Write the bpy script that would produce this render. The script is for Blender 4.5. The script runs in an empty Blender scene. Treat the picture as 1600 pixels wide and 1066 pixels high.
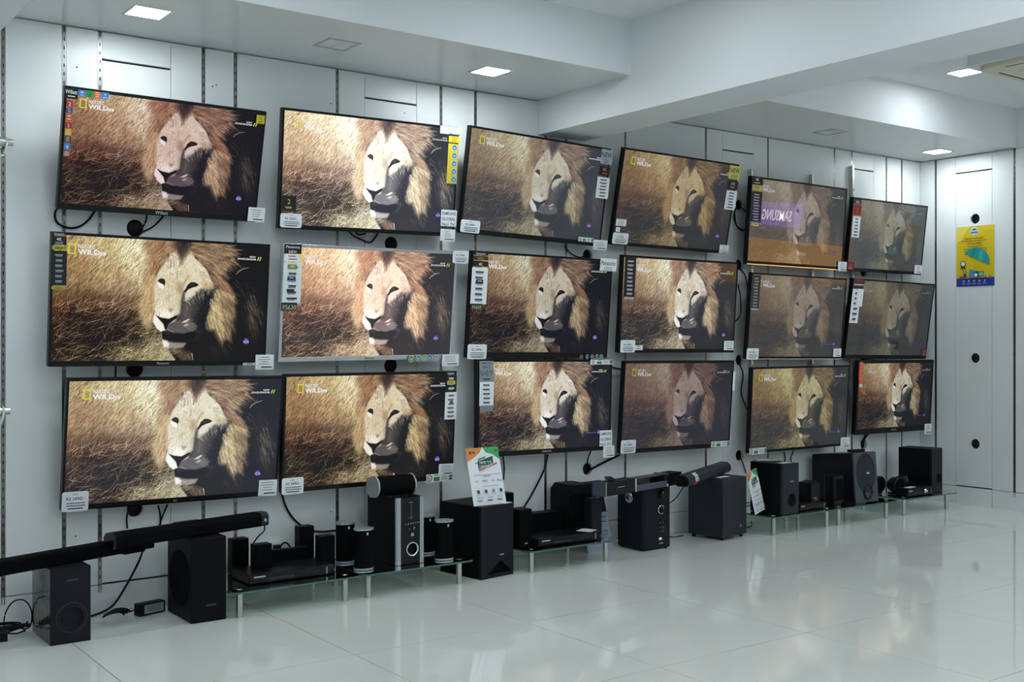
import bpy, bmesh, math, random
import numpy as np
from mathutils import Vector, Matrix
random.seed(7)
S = bpy.context.scene; COL = S.collection
PI = math.pi

# ------------------------------------------------------------------ camera, world, exposure
F_PX = 1750.0; EYE = 1.40
RT = np.array([.806, -.592, 0.0]); RT /= np.linalg.norm(RT)
FW = np.array([-RT[1], RT[0], 0.0]); UP = np.array([0, 0, 1.0]); CAM = np.array([0, 0, EYE])
cd = bpy.data.cameras.new('camera'); cam = bpy.data.objects.new('camera', cd); COL.objects.link(cam)
cam.location = (0, 0, EYE); cam.rotation_euler = (PI/2, 0, -math.atan2(FW[0], FW[1]))
cd.sensor_width = 36; cd.lens = F_PX/1600*36; cd.clip_start = .05; cd.clip_end = 100
S.camera = cam
w = bpy.data.worlds.new('world'); S.world = w; w.use_nodes = True
w.node_tree.nodes['Background'].inputs[0].default_value = (.75, .9, 1, 1); w.node_tree.nodes['Background'].inputs[1].default_value = .02
vs = S.view_settings; vs.view_transform = 'Standard'; vs.look = 'None'; vs.exposure = 0.0; vs.gamma = 1; vs.use_curve_mapping = False
LAMP, LAMP_SOFFIT = 84.0, 88.0   # radiance of the panel lamps in the raised ceiling and in the soffit
LAMP_TINT = (.88, .965, 1.0)
try:
    S.cycles.max_bounces = 10; S.cycles.diffuse_bounces = 5; S.cycles.glossy_bounces = 5; S.cycles.transparent_max_bounces = 12
    S.cycles.use_denoising = True; S.cycles.sample_clamp_indirect = 6; S.cycles.use_light_tree = True
except Exception: pass

def ray(u, v): return RT*(u-800)/F_PX+FW+UP*(533-v)/F_PX
def at_y(u, v, y): r = ray(u, v); return CAM+r*(y/r[1])
def at_x(u, v, x): r = ray(u, v); return CAM+r*(x/r[0])
def at_z(u, v, z): r = ray(u, v); return CAM+r*((z-EYE)/r[2])

# ------------------------------------------------------------------ materials
def lin(c):
    c = c/255 if c > 1 else c
    return c/12.92 if c <= .04045 else ((c+.055)/1.055)**2.4
def rgb(c): return (lin(c[0]), lin(c[1]), lin(c[2]), 1)
def mat(name, color, rough=.5, metal=0, spec=.5, coat=0, noise=0, nscale=40, bump=0, bscale=200, emit=None, estr=0):
    m = bpy.data.materials.new(name); m.use_nodes = True; nt = m.node_tree; b = nt.nodes['Principled BSDF']
    c = color if len(color) == 4 else rgb(color)
    b.inputs['Base Color'].default_value = c; b.inputs['Roughness'].default_value = rough; b.inputs['Metallic'].default_value = metal
    b.inputs['Specular IOR Level'].default_value = spec; b.inputs['Coat Weight'].default_value = coat
    if noise or bump:
        tc = nt.nodes.new('ShaderNodeTexCoord')
        n = nt.nodes.new('ShaderNodeTexNoise'); n.inputs['Scale'].default_value = nscale; n.inputs['Detail'].default_value = 4
        nt.links.new(tc.outputs['Object'], n.inputs['Vector'])
        if noise:
            r = nt.nodes.new('ShaderNodeMix'); r.data_type = 'RGBA'
            r.inputs[6].default_value = tuple(x*(1-noise) for x in c[:3])+(1,); r.inputs[7].default_value = tuple(min(1, x*(1+noise)) for x in c[:3])+(1,)
            nt.links.new(n.outputs['Fac'], r.inputs[0]); nt.links.new(r.outputs[2], b.inputs['Base Color'])
        if bump:
            n2 = nt.nodes.new('ShaderNodeTexNoise'); n2.inputs['Scale'].default_value = bscale; nt.links.new(tc.outputs['Object'], n2.inputs['Vector'])
            bp = nt.nodes.new('ShaderNodeBump'); bp.inputs['Strength'].default_value = bump; bp.inputs['Distance'].default_value = .002
            nt.links.new(n2.outputs['Fac'], bp.inputs['Height']); nt.links.new(bp.outputs['Normal'], b.inputs['Normal'])
    if emit is not None:
        b.inputs['Emission Color'].default_value = emit; b.inputs['Emission Strength'].default_value = estr
    return m
M = dict(
    wall=mat('white_laminate', (.775, .805, .81, 1), .38, spec=.45, noise=.03, nscale=3),
    wallback=mat('dark_cavity', (.02, .022, .024, 1), .8),
    paint=mat('white_paint', (.74, .775, .80, 1), .6, noise=.02, nscale=2),
    soffit=mat('soffit_laminate', (.68, .715, .72, 1), .22, spec=.5),
    farwall=mat('shop_wall', (.62, .66, .68, 1), .6, noise=.03, nscale=2),
    tile=mat('polished_tile', (.72, .745, .715, 1), .038, spec=.72, noise=.045, nscale=2.2),
    grout=mat('grout', (.05, .053, .05, 1), .8),
    steel=mat('slotted_steel', (.22, .22, .212, 1), .34, metal=1),
    chrome=mat('chrome', (.78, .79, .79, 1), .1, metal=1),
    brushed=mat('brushed_steel', (.6, .6, .58, 1), .28, metal=1),
    black=mat('black_plastic', (.005, .0055, .0065, 1), .36, spec=.22),
    gloss=mat('gloss_black', (.004, .0045, .0055, 1), .1, spec=.3),
    matte=mat('black_vinyl', (.0035, .004, .0048, 1), .5, spec=.12, bump=.12, bscale=300),
    fabric=mat('black_speaker_cloth', (.003, .0034, .0042, 1), .8, spec=.06, bump=.3, bscale=900),
    slate=mat('slate_plastic', (.022, .028, .037, 1), .5, spec=.2, bump=.06, bscale=400),
    greyfront=mat('grey_front', (.062, .078, .105, 1), .42, spec=.3),
    charcoal=mat('charcoal_plastic', (.009, .011, .0145, 1), .45, spec=.18, bump=.05, bscale=300),
    hole=mat('port_black', (.002, .002, .002, 1), .7, spec=.1),
    silver=mat('silver_plastic', (.42, .47, .52, 1), .3, metal=.6),
    silverframe=mat('silver_frame', (.52, .53, .54, 1), .25, metal=.8),
    rubber=mat('black_rubber', (.005, .005, .006, 1), .5, spec=.2),
    white=mat('white_plastic', (.72, .73, .7, 1), .45),
    tie=mat('white_tie', (.66, .68, .62, 1), .6),
    paper=mat('white_paper', (.72, .76, .80, 1), .55),
    beige=mat('beige_grille', (.62, .60, .47, 1), .5),
    acbody=mat('grey_casing', (.62, .66, .68, 1), .45),
    wrap=mat('plastic_wrap', (.012, .014, .0145, 1), .14, spec=.5, bump=.9, bscale=22),
    orange=mat('backlit_orange', (.80, .36, .05, 1), .5, emit=(1, .5, .1, 1), estr=1.3),
)
M['lamp'] = mat('lamp_diffuser', (.8, .8, .8, 1), .5, emit=LAMP_TINT+(1,), estr=LAMP)
M['lamp2'] = mat('soffit_lamp_diffuser', (.8, .8, .8, 1), .5, emit=LAMP_TINT+(1,), estr=LAMP_SOFFIT)
M['signglow'] = mat('sign_glow', (.1, .08, .2, 1), .5, emit=(.32, .22, .85, 1), estr=2.2)
M['signletter'] = mat('sign_letters', (.8, .8, .8, 1), .5, emit=(.95, .9, 1, 1), estr=5.0)
def glass_mat():
    m = bpy.data.materials.new('green_glass'); m.use_nodes = True; nt = m.node_tree; nt.nodes.clear()
    o = nt.nodes.new('ShaderNodeOutputMaterial'); mx = nt.nodes.new('ShaderNodeMixShader'); t = nt.nodes.new('ShaderNodeBsdfTransparent'); g = nt.nodes.new('ShaderNodeBsdfGlossy'); f = nt.nodes.new('ShaderNodeFresnel')
    t.inputs[0].default_value = (.60, .74, .68, 1); g.inputs['Roughness'].default_value = .03; g.inputs[0].default_value = (.9, .95, .93, 1); f.inputs[0].default_value = 1.5
    nt.links.new(f.outputs[0], mx.inputs[0]); nt.links.new(t.outputs[0], mx.inputs[1]); nt.links.new(g.outputs[0], mx.inputs[2]); nt.links.new(mx.outputs[0], o.inputs[0])
    return m
M['glass'] = glass_mat()
M['glassedge'] = mat('glass_edge', (.05, .13, .105, 1), .12, spec=.8)
_ink = {}
def ink(c, glow=0):
    """flat printing ink (or a lit pixel colour when glow > 0, dimmed by the object's own colour)"""
    k = (tuple(c), glow)
    if k not in _ink:
        if glow:
            m = mat('screen_caption', (0, 0, 0, 1), .4, emit=rgb(c), estr=glow)
            nt = m.node_tree; b = nt.nodes['Principled BSDF']; oi = nt.nodes.new('ShaderNodeObjectInfo'); mx = nt.nodes.new('ShaderNodeMix'); mx.data_type = 'RGBA'; mx.blend_type = 'MULTIPLY'
            mx.inputs[0].default_value = 1; mx.inputs[6].default_value = rgb(c); nt.links.new(oi.outputs['Color'], mx.inputs[7]); nt.links.new(mx.outputs[2], b.inputs['Emission Color'])
            m.cycles.emission_sampling = 'NONE'
        else: m = mat('printed_ink', c, .45, spec=.4)
        _ink[k] = m
    return _ink[k]

# ------------------------------------------------------------------ mesh building
class MB:
    def __init__(s): s.v = []; s.f = []; s.m = []; s.mats = []; s.sm = []
    def mi(s, m):
        if m not in s.mats: s.mats.append(m)
        return s.mats.index(m)
    def add(s, vs_, fs, m, smooth=False):
        o = len(s.v); k = s.mi(m); s.v += [tuple(map(float, p)) for p in vs_]
        for f in fs: s.f.append([i+o for i in f]); s.m.append(k); s.sm.append(smooth)
        return s
    def box(s, x0, x1, y0, y1, z0, z1, m):
        return s.add([(x0, y0, z0), (x1, y0, z0), (x1, y1, z0), (x0, y1, z0), (x0, y0, z1), (x1, y0, z1), (x1, y1, z1), (x0, y1, z1)],
                     [(0, 3, 2, 1), (4, 5, 6, 7), (0, 1, 5, 4), (1, 2, 6, 5), (2, 3, 7, 6), (3, 0, 4, 7)], m)
    def prism(s, pts, axis, a, b, m, mcap=None, smooth=False):
        """extrude a 2D outline along axis from a to b; pts are the other two coordinates in xyz order"""
        def P(p, t): return {'x': (t, p[0], p[1]), 'y': (p[0], t, p[1]), 'z': (p[0], p[1], t)}[axis]
        n = len(pts); V = [P(p, a) for p in pts]+[P(p, b) for p in pts]
        s.add(V, [(i, (i+1) % n, n+(i+1) % n, n+i) for i in range(n)], m, smooth)
        s.add(V, [list(range(n))[::-1], list(range(n, 2*n))], mcap or m); return s
    def cyl(s, c, axis, r, a, b, m, n=24, r2=None, cap=True):
        """cylinder or cone frustum about axis through c (the two other coordinates)"""
        r2 = r if r2 is None else r2
        def P(t, rr, h):
            p = (c[0]+rr*math.cos(t), c[1]+rr*math.sin(t)); return {'x': (h, p[0], p[1]), 'y': (p[0], h, p[1]), 'z': (p[0], p[1], h)}[axis]
        V = [P(2*PI*i/n, r, a) for i in range(n)]+[P(2*PI*i/n, r2, b) for i in range(n)]
        s.add(V, [(i, (i+1) % n, n+(i+1) % n, n+i) for i in range(n)], m, True)
        if cap: s.add(V, [list(range(n))[::-1], list(range(n, 2*n))], m)
        return s
    def lathe(s, c, axis, prof, m, n=28, sx=1, sy=1):
        """revolve (radius, height) pairs about axis; sx, sy squash it to an oval"""
        def P(t, rr, h):
            p = (c[0]+sx*rr*math.cos(t), c[1]+sy*rr*math.sin(t)); return {'x': (h, p[0], p[1]), 'y': (p[0], h, p[1]), 'z': (p[0], p[1], h)}[axis]
        V = [P(2*PI*i/n, r, h) for r, h in prof for i in range(n)]
        s.add(V, [(j*n+i, j*n+(i+1) % n, (j+1)*n+(i+1) % n, (j+1)*n+i) for j in range(len(prof)-1) for i in range(n)], m, True); return s
    def tube(s, pts, r, m, n=7):
        P = [Vector(p) for p in pts]; V = []; fs = []
        for i, p in enumerate(P):
            t = (P[min(i+1, len(P)-1)]-P[max(i-1, 0)]).normalized()
            a = t.cross(Vector((0, 0, 1)) if abs(t.z) < .9 else Vector((1, 0, 0))).normalized(); b = t.cross(a)
            for k in range(n): V.append(p+r*(math.cos(2*PI*k/n)*a+math.sin(2*PI*k/n)*b))
        for i in range(len(P)-1):
            for k in range(n): fs.append((i*n+k, i*n+(k+1) % n, (i+1)*n+(k+1) % n, (i+1)*n+k))
        s.add(V, fs, m, True); s.add(V, [list(range(n)), list(range((len(P)-1)*n, len(P)*n))], m); return s
    def mesh(s, name):
        me = bpy.data.meshes.new(name); me.from_pydata(s.v, [], s.f)
        for m in s.mats: me.materials.append(m)
        me.polygons.foreach_set('material_index', s.m); me.polygons.foreach_set('use_smooth', s.sm)
        bm = bmesh.new(); bm.from_mesh(me); bmesh.ops.recalc_face_normals(bm, faces=bm.faces[:]) if getattr(s, 'fix', True) else None; bm.to_mesh(me); bm.free()
        me.update(); return me
    def obj(s, name, parent=None, loc=None, rz=None, bevel=0, seg=2):
        me = s.mesh(name); o = bpy.data.objects.new(name, me); COL.objects.link(o)
        if parent: o.parent = parent
        if loc is not None: o.location = loc
        if rz is not None: o.rotation_euler.z = rz
        if bevel:
            b = o.modifiers.new('bevel', 'BEVEL'); b.width = bevel; b.segments = seg; b.limit_method = 'ANGLE'; b.angle_limit = math.radians(40); b.harden_normals = False
        return o
def spline(pts, n=8):
    """smooth path through the points (Catmull-Rom)"""
    P = [np.array(p, float) for p in pts]; P = [2*P[0]-P[1]]+P+[2*P[-1]-P[-2]]; out = []
    for i in range(1, len(P)-2):
        for k in range(n):
            t = k/n; a, b, c, d = P[i-1:i+3]
            out.append(.5*((2*b)+(c-a)*t+(2*a-5*b+4*c-d)*t*t+(3*b-a-3*c+d)*t**3))
    return out+[P[-2]]
def rrect(x0, x1, y0, y1, r, n=5):
    out = []
    for cx, cy, a in ((x1-r, y1-r, 0), (x0+r, y1-r, 90), (x0+r, y0+r, 180), (x1-r, y0+r, 270)):
        for k in range(n+1): t = math.radians(a+90*k/n); out.append((cx+r*math.cos(t), cy+r*math.sin(t)))
    return out
def thing(name, label, cat, loc=(0, 0, 0), rz=0, group=None):
    o = bpy.data.objects.new(name, None); COL.objects.link(o); o.location = loc; o.rotation_euler.z = rz; o.empty_display_size = .1
    tag(o, label, cat, group); return o
def tag(o, label, cat, group=None):
    o['label'] = label; o['category'] = cat
    if group: o['group'] = group
    return o
def struct(o): o['kind'] = 'structure'; return o
def dup(root, loc=None, rz=None, label=None):
    r = root.copy(); COL.objects.link(r)
    if loc is not None: r.location = loc
    if rz is not None: r.rotation_euler.z = rz
    if label: r['label'] = label
    for ch in [c for c in root.children]:
        c = ch.copy(); COL.objects.link(c); c.parent = r
        for g in list(ch.children): d = g.copy(); COL.objects.link(d); d.parent = c
    return r

# ------------------------------------------------------------------ lettering
_txt = {}
def text_polys(s):
    """flat triangles of a line of lettering, cap height 1, from x = 0; returns verts, faces, width"""
    if s in _txt: return _txt[s]
    cu = bpy.data.curves.new('lettering', 'FONT'); cu.body = s; cu.size = 1.37; cu.resolution_u = 2; cu.offset = .012; cu.fill_mode = 'FRONT'
    o = bpy.data.objects.new('lettering', cu); COL.objects.link(o); dg = bpy.context.evaluated_depsgraph_get(); dg.update()
    me = o.evaluated_get(dg).to_mesh(); V = [(v.co.x, v.co.y) for v in me.vertices]; Fs = [list(p.vertices) for p in me.polygons]
    o.evaluated_get(dg).to_mesh_clear(); bpy.data.objects.remove(o); bpy.data.curves.remove(cu)
    x0 = min([p[0] for p in V] or [0]); V = [(p[0]-x0, p[1]) for p in V]; wd = max([p[0] for p in V] or [0])
    _txt[s] = (V, Fs, wd); return _txt[s]
for _s in ['NAT GEO', 'WILD', 'HD', 'NOW', 'SAVAGE KINGDOM', 'd2h', 'videocon', 'Panasonic', 'SAMSUNG', 'vu', 'Willett', '4K', 'NEW', 'GX500', 'FS630', 'FS650', 'RS 2490/-', 'RS 2420/-', 'GLOBAL', 'No1 TV', 'Full HD TV',
           '2', '1', 'PROGRAMME', "INDIA'S LARGEST", 'EXTENDED WARRANTY', 'FREE TO', 'UPGRADE', '4400', 'BIG', '9', 'TV', 'SERIES 5', 'JBL', 'sony']: text_polys(_s)
class Print(MB):
    """flat print in a plane facing -Y: x to the right, z up, each layer a hair in front of the one before"""
    fix = False
    def __init__(s, step=.0004): super().__init__(); s.d = 0; s.step = step
    def lay(s): s.d += s.step; return -s.d
    def rect(s, x0, z0, x1, z1, c, glow=0):
        y = s.lay(); x0, x1 = min(x0, x1), max(x0, x1); z0, z1 = min(z0, z1), max(z0, z1)
        return s.add([(x0, y, z0), (x1, y, z0), (x1, y, z1), (x0, y, z1)], [(0, 1, 2, 3)], ink(c, glow))
    def poly(s, pts, c, glow=0): y = s.lay(); return s.add([(p[0], y, p[1]) for p in pts], [list(range(len(pts)))], ink(c, glow))
    def disc(s, x, z, r, c, n=20, glow=0, sx=1): return s.poly([(x+sx*r*math.cos(2*PI*k/n), z+r*math.sin(2*PI*k/n)) for k in range(n)], c, glow)
    def text(s, t, x, z, h, c, al='c', wmax=None, glow=0, slant=0):
        V, Fs, wd = text_polys(t); sx = h
        if wmax and wd*h > wmax: sx = wmax/wd
        if wmax and wmax < 0: sx = -wmax/wd
        x0 = x-(wd*sx/2 if al == 'c' else (wd*sx if al == 'r' else 0)); y = s.lay()
        return s.add([(x0+p[0]*sx+slant*p[1]*h, y, z+p[1]*h) for p in V], Fs, ink(c, glow))
    def lines(s, x0, x1, z, h, n, gap, c, rnd=.25):
        """small print too fine to read"""
        for k in range(n):
            a = rnd*(x1-x0)*.5*random.random(); s.rect(x0+a, z-k*gap-h, x1-a, z-k*gap, c)
        return s

# ------------------------------------------------------------------ the room
XL, XF, YF, YB, XR, YRET = -4.0, 13.0, -5.0, 5.87, 8.81, 4.82     # left wall, far wall, front wall, screen wall, short right wall and where it ends
ZS, ZC, ZB = 2.99, 3.315, 2.765                                   # soffit, recessed ceiling, beam underside
fl = MB().box(XL-.1, XF+.1, YF-.1, YB+.2, -.12, -.004, M['grout']).obj('floor'); struct(fl)
def tile_mesh(a, b, c, d):
    g = .0017; e = .0005
    return MB().add([(a+g, c+g, -.006), (b-g, c+g, -.006), (b-g, d-g, -.006), (a+g, d-g, -.006), (a+g+e, c+g+e, 0), (b-g-e, c+g+e, 0), (b-g-e, d-g-e, 0), (a+g+e, d-g-e, 0)],
                    [(4, 5, 6, 7), (0, 1, 5, 4), (1, 2, 6, 5), (2, 3, 7, 6), (3, 0, 4, 7)], M['tile'])
gx = [1.43+.962*k for k in range(-6, 13)]; gy = [5.385-.945*k for k in range(0, 12)]
gx = [XL]+[x for x in gx if XL+.05 < x < XF-.05]+[XF]; gy = sorted([YB]+[y for y in gy if y > YF+.05]+[YF])
for a, b in zip(gx[:-1], gx[1:]):
    for c, d in zip(gy[:-1], gy[1:]):
        if a > XR-.1 and c > YRET: continue
        tile_mesh(a, b, c, d).obj('floor_tile', fl)

HOLES = (2.44, 1.985, 1.255, .525)
def holed(mb, x0, x1, z0, z1, holes, m, cx, r=.043, t=.024, P=None):
    """a board with round cable holes cut through it, in the plane x-z, front at 0, thickness t towards +y"""
    zs = [z0]+[(a+b)/2 for a, b in zip(holes[:-1], holes[1:])]+[z1]
    for hz, a, b in zip(holes, zs[:-1], zs[1:]):
        ang = sorted([2*PI*k/28 for k in range(28)]+[math.atan2(z-hz, x-cx) % (2*PI) for x in (x0, x1) for z in (a, b)])
        O, I, B = [], [], []
        for q in ang:
            c, s_ = math.cos(q), math.sin(q); k = 1e9
            if c > 1e-9: k = min(k, (x1-cx)/c)
            if c < -1e-9: k = min(k, (x0-cx)/c)
            if s_ > 1e-9: k = min(k, (b-hz)/s_)
            if s_ < -1e-9: k = min(k, (a-hz)/s_)
            O.append((cx+c*k, 0, hz+s_*k)); I.append((cx+c*r, 0, hz+s_*r)); B.append((cx+c*r, t, hz+s_*r))
        n = len(ang)
        mb.add(O+I, [(i, (i+1) % n, n+(i+1) % n, n+i) for i in range(n)], m); mb.add(I+B, [(i, (i+1) % n, n+(i+1) % n, n+i) for i in range(n)], m)
        mb.lathe((cx, hz), 'y', [(r+.006, -.0005), (r+.006, -.003), (r-.002, -.003), (r-.002, .02)], M['white'], 28) if False else None
    for (a, b, c, d) in ((x0, x0, z0, z1), (x1, x1, z0, z1)): mb.add([(a, 0, c), (a, t, c), (a, t, d), (a, 0, d)], [(0, 1, 2, 3)], m)
    for z in (z0, z1): mb.add([(x0, 0, z), (x1, 0, z), (x1, t, z), (x0, t, z)], [(0, 1, 2, 3)], m)
    return mb
_up = None
def upright(L):
    """a slotted steel channel, built as two rails with rungs between"""
    mb = MB(); w_ = .0095
    mb.box(-w_, -.0027, 0, .016, 0, L, M['steel']); mb.box(.0027, w_, 0, .016, 0, L, M['steel']); mb.box(-w_, w_, .014, .016, 0, L, M['wallback'])
    z = 0
    while z < L-.02: mb.box(-.0027, .0027, .0006, .004, z, z+.027, M['steel']); z += .044
    return mb
up_mesh = upright(2.87).mesh('slotted_upright')
def clad(wall, joints, doors, flip):
    """panels, access boards and uprights between joints; flip puts them on the right wall"""
    def put(o, x):
        if flip: o.location = (XR, YB-x, 0) if False else (XR, x, 0); o.rotation_euler.z = -PI/2
        else: o.location = (x, YB, 0)
        o.parent = wall
    xs = sorted(joints, key=lambda j: j[0], reverse=flip); sg = -1 if flip else 1
    for (xa, ka), (xb, kb) in zip(xs[:-1], xs[1:]):
        W = abs(xb-xa); ga = .0108 if ka == 'u' else (.0016 if ka == 't' else 0); gb = .0108 if kb == 'u' else (.0016 if kb == 't' else 0)
        a, b = ga, W-gb
        door = next((d for d in doors if min(xa, xb)-.01 <= d <= max(xa, xb)+.01 and W < .5), None)
        MBk = MB().box(a if ka != 'u' else 0, b if kb != 'u' else W, 0, .024, .0, .149, M['wall'])
        put(MBk.obj('kick_panel'), xa)
        if door is None:
            put(MB().box(a, b, 0, .024, .1535, 2.985, M['wall']).obj('wall_panel'), xa)
        else:
            cx = abs(door-xa); hs = sorted(HOLES)
            mb = MB(); holed(mb, a, b, .160, 2.838, hs, M['wall'], cx); put(mb.obj('access_panel'), xa)
            put(MB().box(a, b, 0, .024, 2.850, 2.985, M['wall']).obj('wall_panel'), xa)
        if kb == 'u':
            o = bpy.data.objects.new('slotted_upright', up_mesh); COL.objects.link(o); put(o, xb); o.location.z = .112
wb = MB().box(XL-.1, XF+.1, YB+.05, YB+.2, -.1, 3.6, M['wallback']).obj('wall_back'); struct(wb)
joints = [(XL, 'e'), (-2.6, 'u'), (-1.35, 'u'), (-.02, 'u'), (1.233, 'u'), (1.518, 'u'), (1.694, 'u'), (2.062, 't'), (2.241, 'u'), (2.423, 'u'), (3.047, 'u'), (3.228, 't'), (3.587, 't'), (3.764, 'u'), (4.024, 'u'),
          (4.588, 'u'), (4.764, 'u'), (5.126, 't'), (5.299, 'u'), (6.104, 'u'), (6.2825, 't'), (6.631, 't'), (6.794, 'u'), (7.612, 'u'), (7.84, 'u'), (8.136, 't'), (8.315, 'u'), (8.536, 'u'), (XR-.002, 'e')]
clad(wb, joints, [1.873, 3.407, 4.953, 6.470, 8.0], False)
for x, z1 in ((6.575, 2.72), (7.295, 2.745), (7.815, 2.86)):        # proud steel rails that carry the screens of the far columns
    mb = MB().box(x-.011, x+.011, YB-.035, YB-.001, .62, z1, M['brushed'])
    for k in range(40): mb.box(x-.003, x+.003, YB-.0362, YB-.035, .7+k*.05, .718+k*.05, M['hole'])
    mb.obj('bracket_rail', wb)
sp = MB()
for u, v in ((120, 105), (332, 135), (338, 133), (118, 838), (517, 800), (517, 162), (632, 177)):
    q = at_y(u, v, YB); sp.cyl((q[0], q[2]), 'y', .004, YB-.0008, YB+.004, M['wallback'], 10)
sp = sp.obj('screw_holes', wb); sp['kind'] = 'stuff'
wr = MB().box(XR+.05, XF+.1, YRET+.02, YB+.05, -.1, 3.6, M['wallback']).obj('wall_right'); struct(wr)
MB().box(XR, XF, YRET-.005, YRET+.02, 0, 3.4, M['farwall']).obj('end_panel', wr)
jr = [(YB, 'e'), (5.717, 'u'), (5.526, 't'), (5.19, 't'), (4.993, 'u'), (YRET, 'e')]
clad(wr, jr, [5.345], True)
MB().box(XR+.006, XR+.03, YRET, YB, 2.99, ZC, M['paint']).obj('wall_panel', wr)
for i, (n, b) in enumerate({'wall_left': (XL-.1, XL, YF, YB+.05), 'wall_front': (XL-.1, XF+.1, YF-.1, YF), 'wall_far': (XF, XF+.1, YF, YRET+.05)}.items()):
    struct(MB().box(*b, -.1, 3.6, M['farwall']).obj(n))
struct(MB().box(XL-.1, XF+.1, YF-.1, YB+.05, ZC, ZC+.2, M['paint']).obj('ceiling'))
def soffit(x0, x1):
    mb = MB(); yf = 4.972
    mb.box(x0, x1, yf, YB+.03, ZS+.002, ZC, M['paint']); mb.add([(x0, yf, ZS), (x1, yf, ZS), (x1, YB+.03, ZS), (x0, YB+.03, ZS)], [(3, 2, 1, 0)], M['soffit'])
    mb.add([(x0, yf, ZS), (x1, yf, ZS), (x1, yf, ZS+.002), (x0, yf, ZS+.002)], [(0, 1, 2, 3)], M['paint']); mb.fix = False
    return struct(mb.obj('soffit_ceiling'))
def beam(x0, x1, y1=YB+.03):
    mb = MB().box(x0, x1, YF, y1, ZB+.002, ZC, M['paint']); mb.fix = False
    mb.add([(x0, YF, ZB+.002), (x1, YF, ZB+.002), (x1, y1, ZB+.002), (x0, y1, ZB+.002), (x0, YF, ZB), (x1, YF, ZB), (x1, y1, ZB), (x0, y1, ZB)], [(7, 6, 5, 4), (0, 1, 5, 4), (1, 2, 6, 5), (2, 3, 7, 6), (3, 0, 4, 7)], M['paint'])
    return struct(mb.obj('ceiling_beam'))
soffit(XL, .72); soffit(1.103, 4.525); soffit(4.925, XR+.006)
beam(.72, 1.103); beam(4.525, 4.925); 

# ------------------------------------------------------------------ ceiling lamps and fittings
def lamp(x, y, z, label, on=True, s=.082):
    lm = M['lamp2'] if z < 3.1 else M['lamp']
    t = thing('ceiling_light', label, 'light', (x, y, z), 0)
    fr = MB()
    for a, b, c, d in ((-s-.014, s+.014, -s-.014, -s), (-s-.014, s+.014, s, s+.014), (-s-.014, -s, -s, s), (s, s+.014, -s, s)): fr.box(a, b, c, d, -.004, .0, M['paint' if on else 'silverframe'])
    fr.obj('frame', t)
    if on:
        MB().box(-s, s, -s, s, -.0025, -.0005, lm).obj('diffuser', t)
    else:
        mb = MB().box(-s, s, -s, s, -.0012, -.0004, M['acbody']); mb.obj('blank_plate', t)
        MB().box(-.012, .012, -s, s, -.003, -.0013, M['soffit']).obj('spring_clip', t)
    return t
lamp(1.786, 5.405, ZS, 'lit square panel light in the soffit above the left end of the screen wall')
lamp(3.803, 5.39, ZS, 'lit square panel light in the soffit next to the ceiling beam')
lamp(8.435, 5.46, ZS, 'lit square panel light in the soffit by the wall with the yellow poster')
lamp(7.322, 4.523, ZC, 'lit square panel light in the raised ceiling beside the beige air conditioner')
lamp(2.796, 5.39, ZS, 'dark unlit square fitting in the soffit between two lit panel lights', False)
lamp(6.985, 5.43, ZS, 'dark unlit square fitting in the soffit above the fifth column of screens', False)
for x in (-2.8, -.6):
    lamp(x, 5.4, ZS, 'lit square panel light in the soffit beyond the left end of the screens'); bpy.data.objects[-1] if False else None
for o in [o for o in COL.objects if o.name.startswith('ceiling_light')][-2:]: o['group'] = 'soffit lights beyond the screens'
for x in (-2.4, -.6, 1.9, 3.7, 5.7, 7.4, 9.2, 11.2):
    for y in (4.1, 2.5, .9, -.7, -2.3, -3.9):
        if y > 3 and (x > 5 or x < 0): continue
        o = lamp(x, y, ZC, 'lit square panel light in the raised ceiling over the open shop floor'); o['group'] = 'panel lights over the shop floor'
ac = thing('air_conditioner', 'ceiling cassette air conditioner with grey casing and beige grille panel', 'air conditioner', (6.951, 3.467, 3.12))
MB().box(-.5, .5, -.5, .5, 0, .195, M['acbody']).obj('casing', ac, bevel=.004)
MB().prism(rrect(-.46, .46, -.46, .46, .07), 'z', -.028, 0, M['beige']).obj('grille_panel', ac, bevel=.006)
mb = MB()
for a in range(4):
    c, s_ = (1, 0, -1, 0)[a], (0, 1, 0, -1)[a]
    for k in (0, 1):
        q = [(-.30, .37+.03*k), (.30, .37+.03*k), (.30, .385+.03*k), (-.30, .385+.03*k)]
        mb.add([(c*p[0]-s_*p[1], s_*p[0]+c*p[1], -.0285) for p in q], [(0, 1, 2, 3)], M['hole' if k else 'acbody'])
mb.fix = False; mb.obj('air_slots', ac)
mb = MB()
for k in range(13): mb.box(-.27, .27, -.27+k*.045, -.255+k*.045, -.034, -.028, M['beige'])
mb.obj('intake_grille', ac)
p = Print(); p.text('1', 0, 0, .03, (150, 160, 168)); p.lines(-.06, .04, .03, .012, 2, .02, (150, 160, 168)); o = p.obj('rating_label', ac, (-.5005, .28, .10)); o.rotation_euler.z = -PI/2

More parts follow.
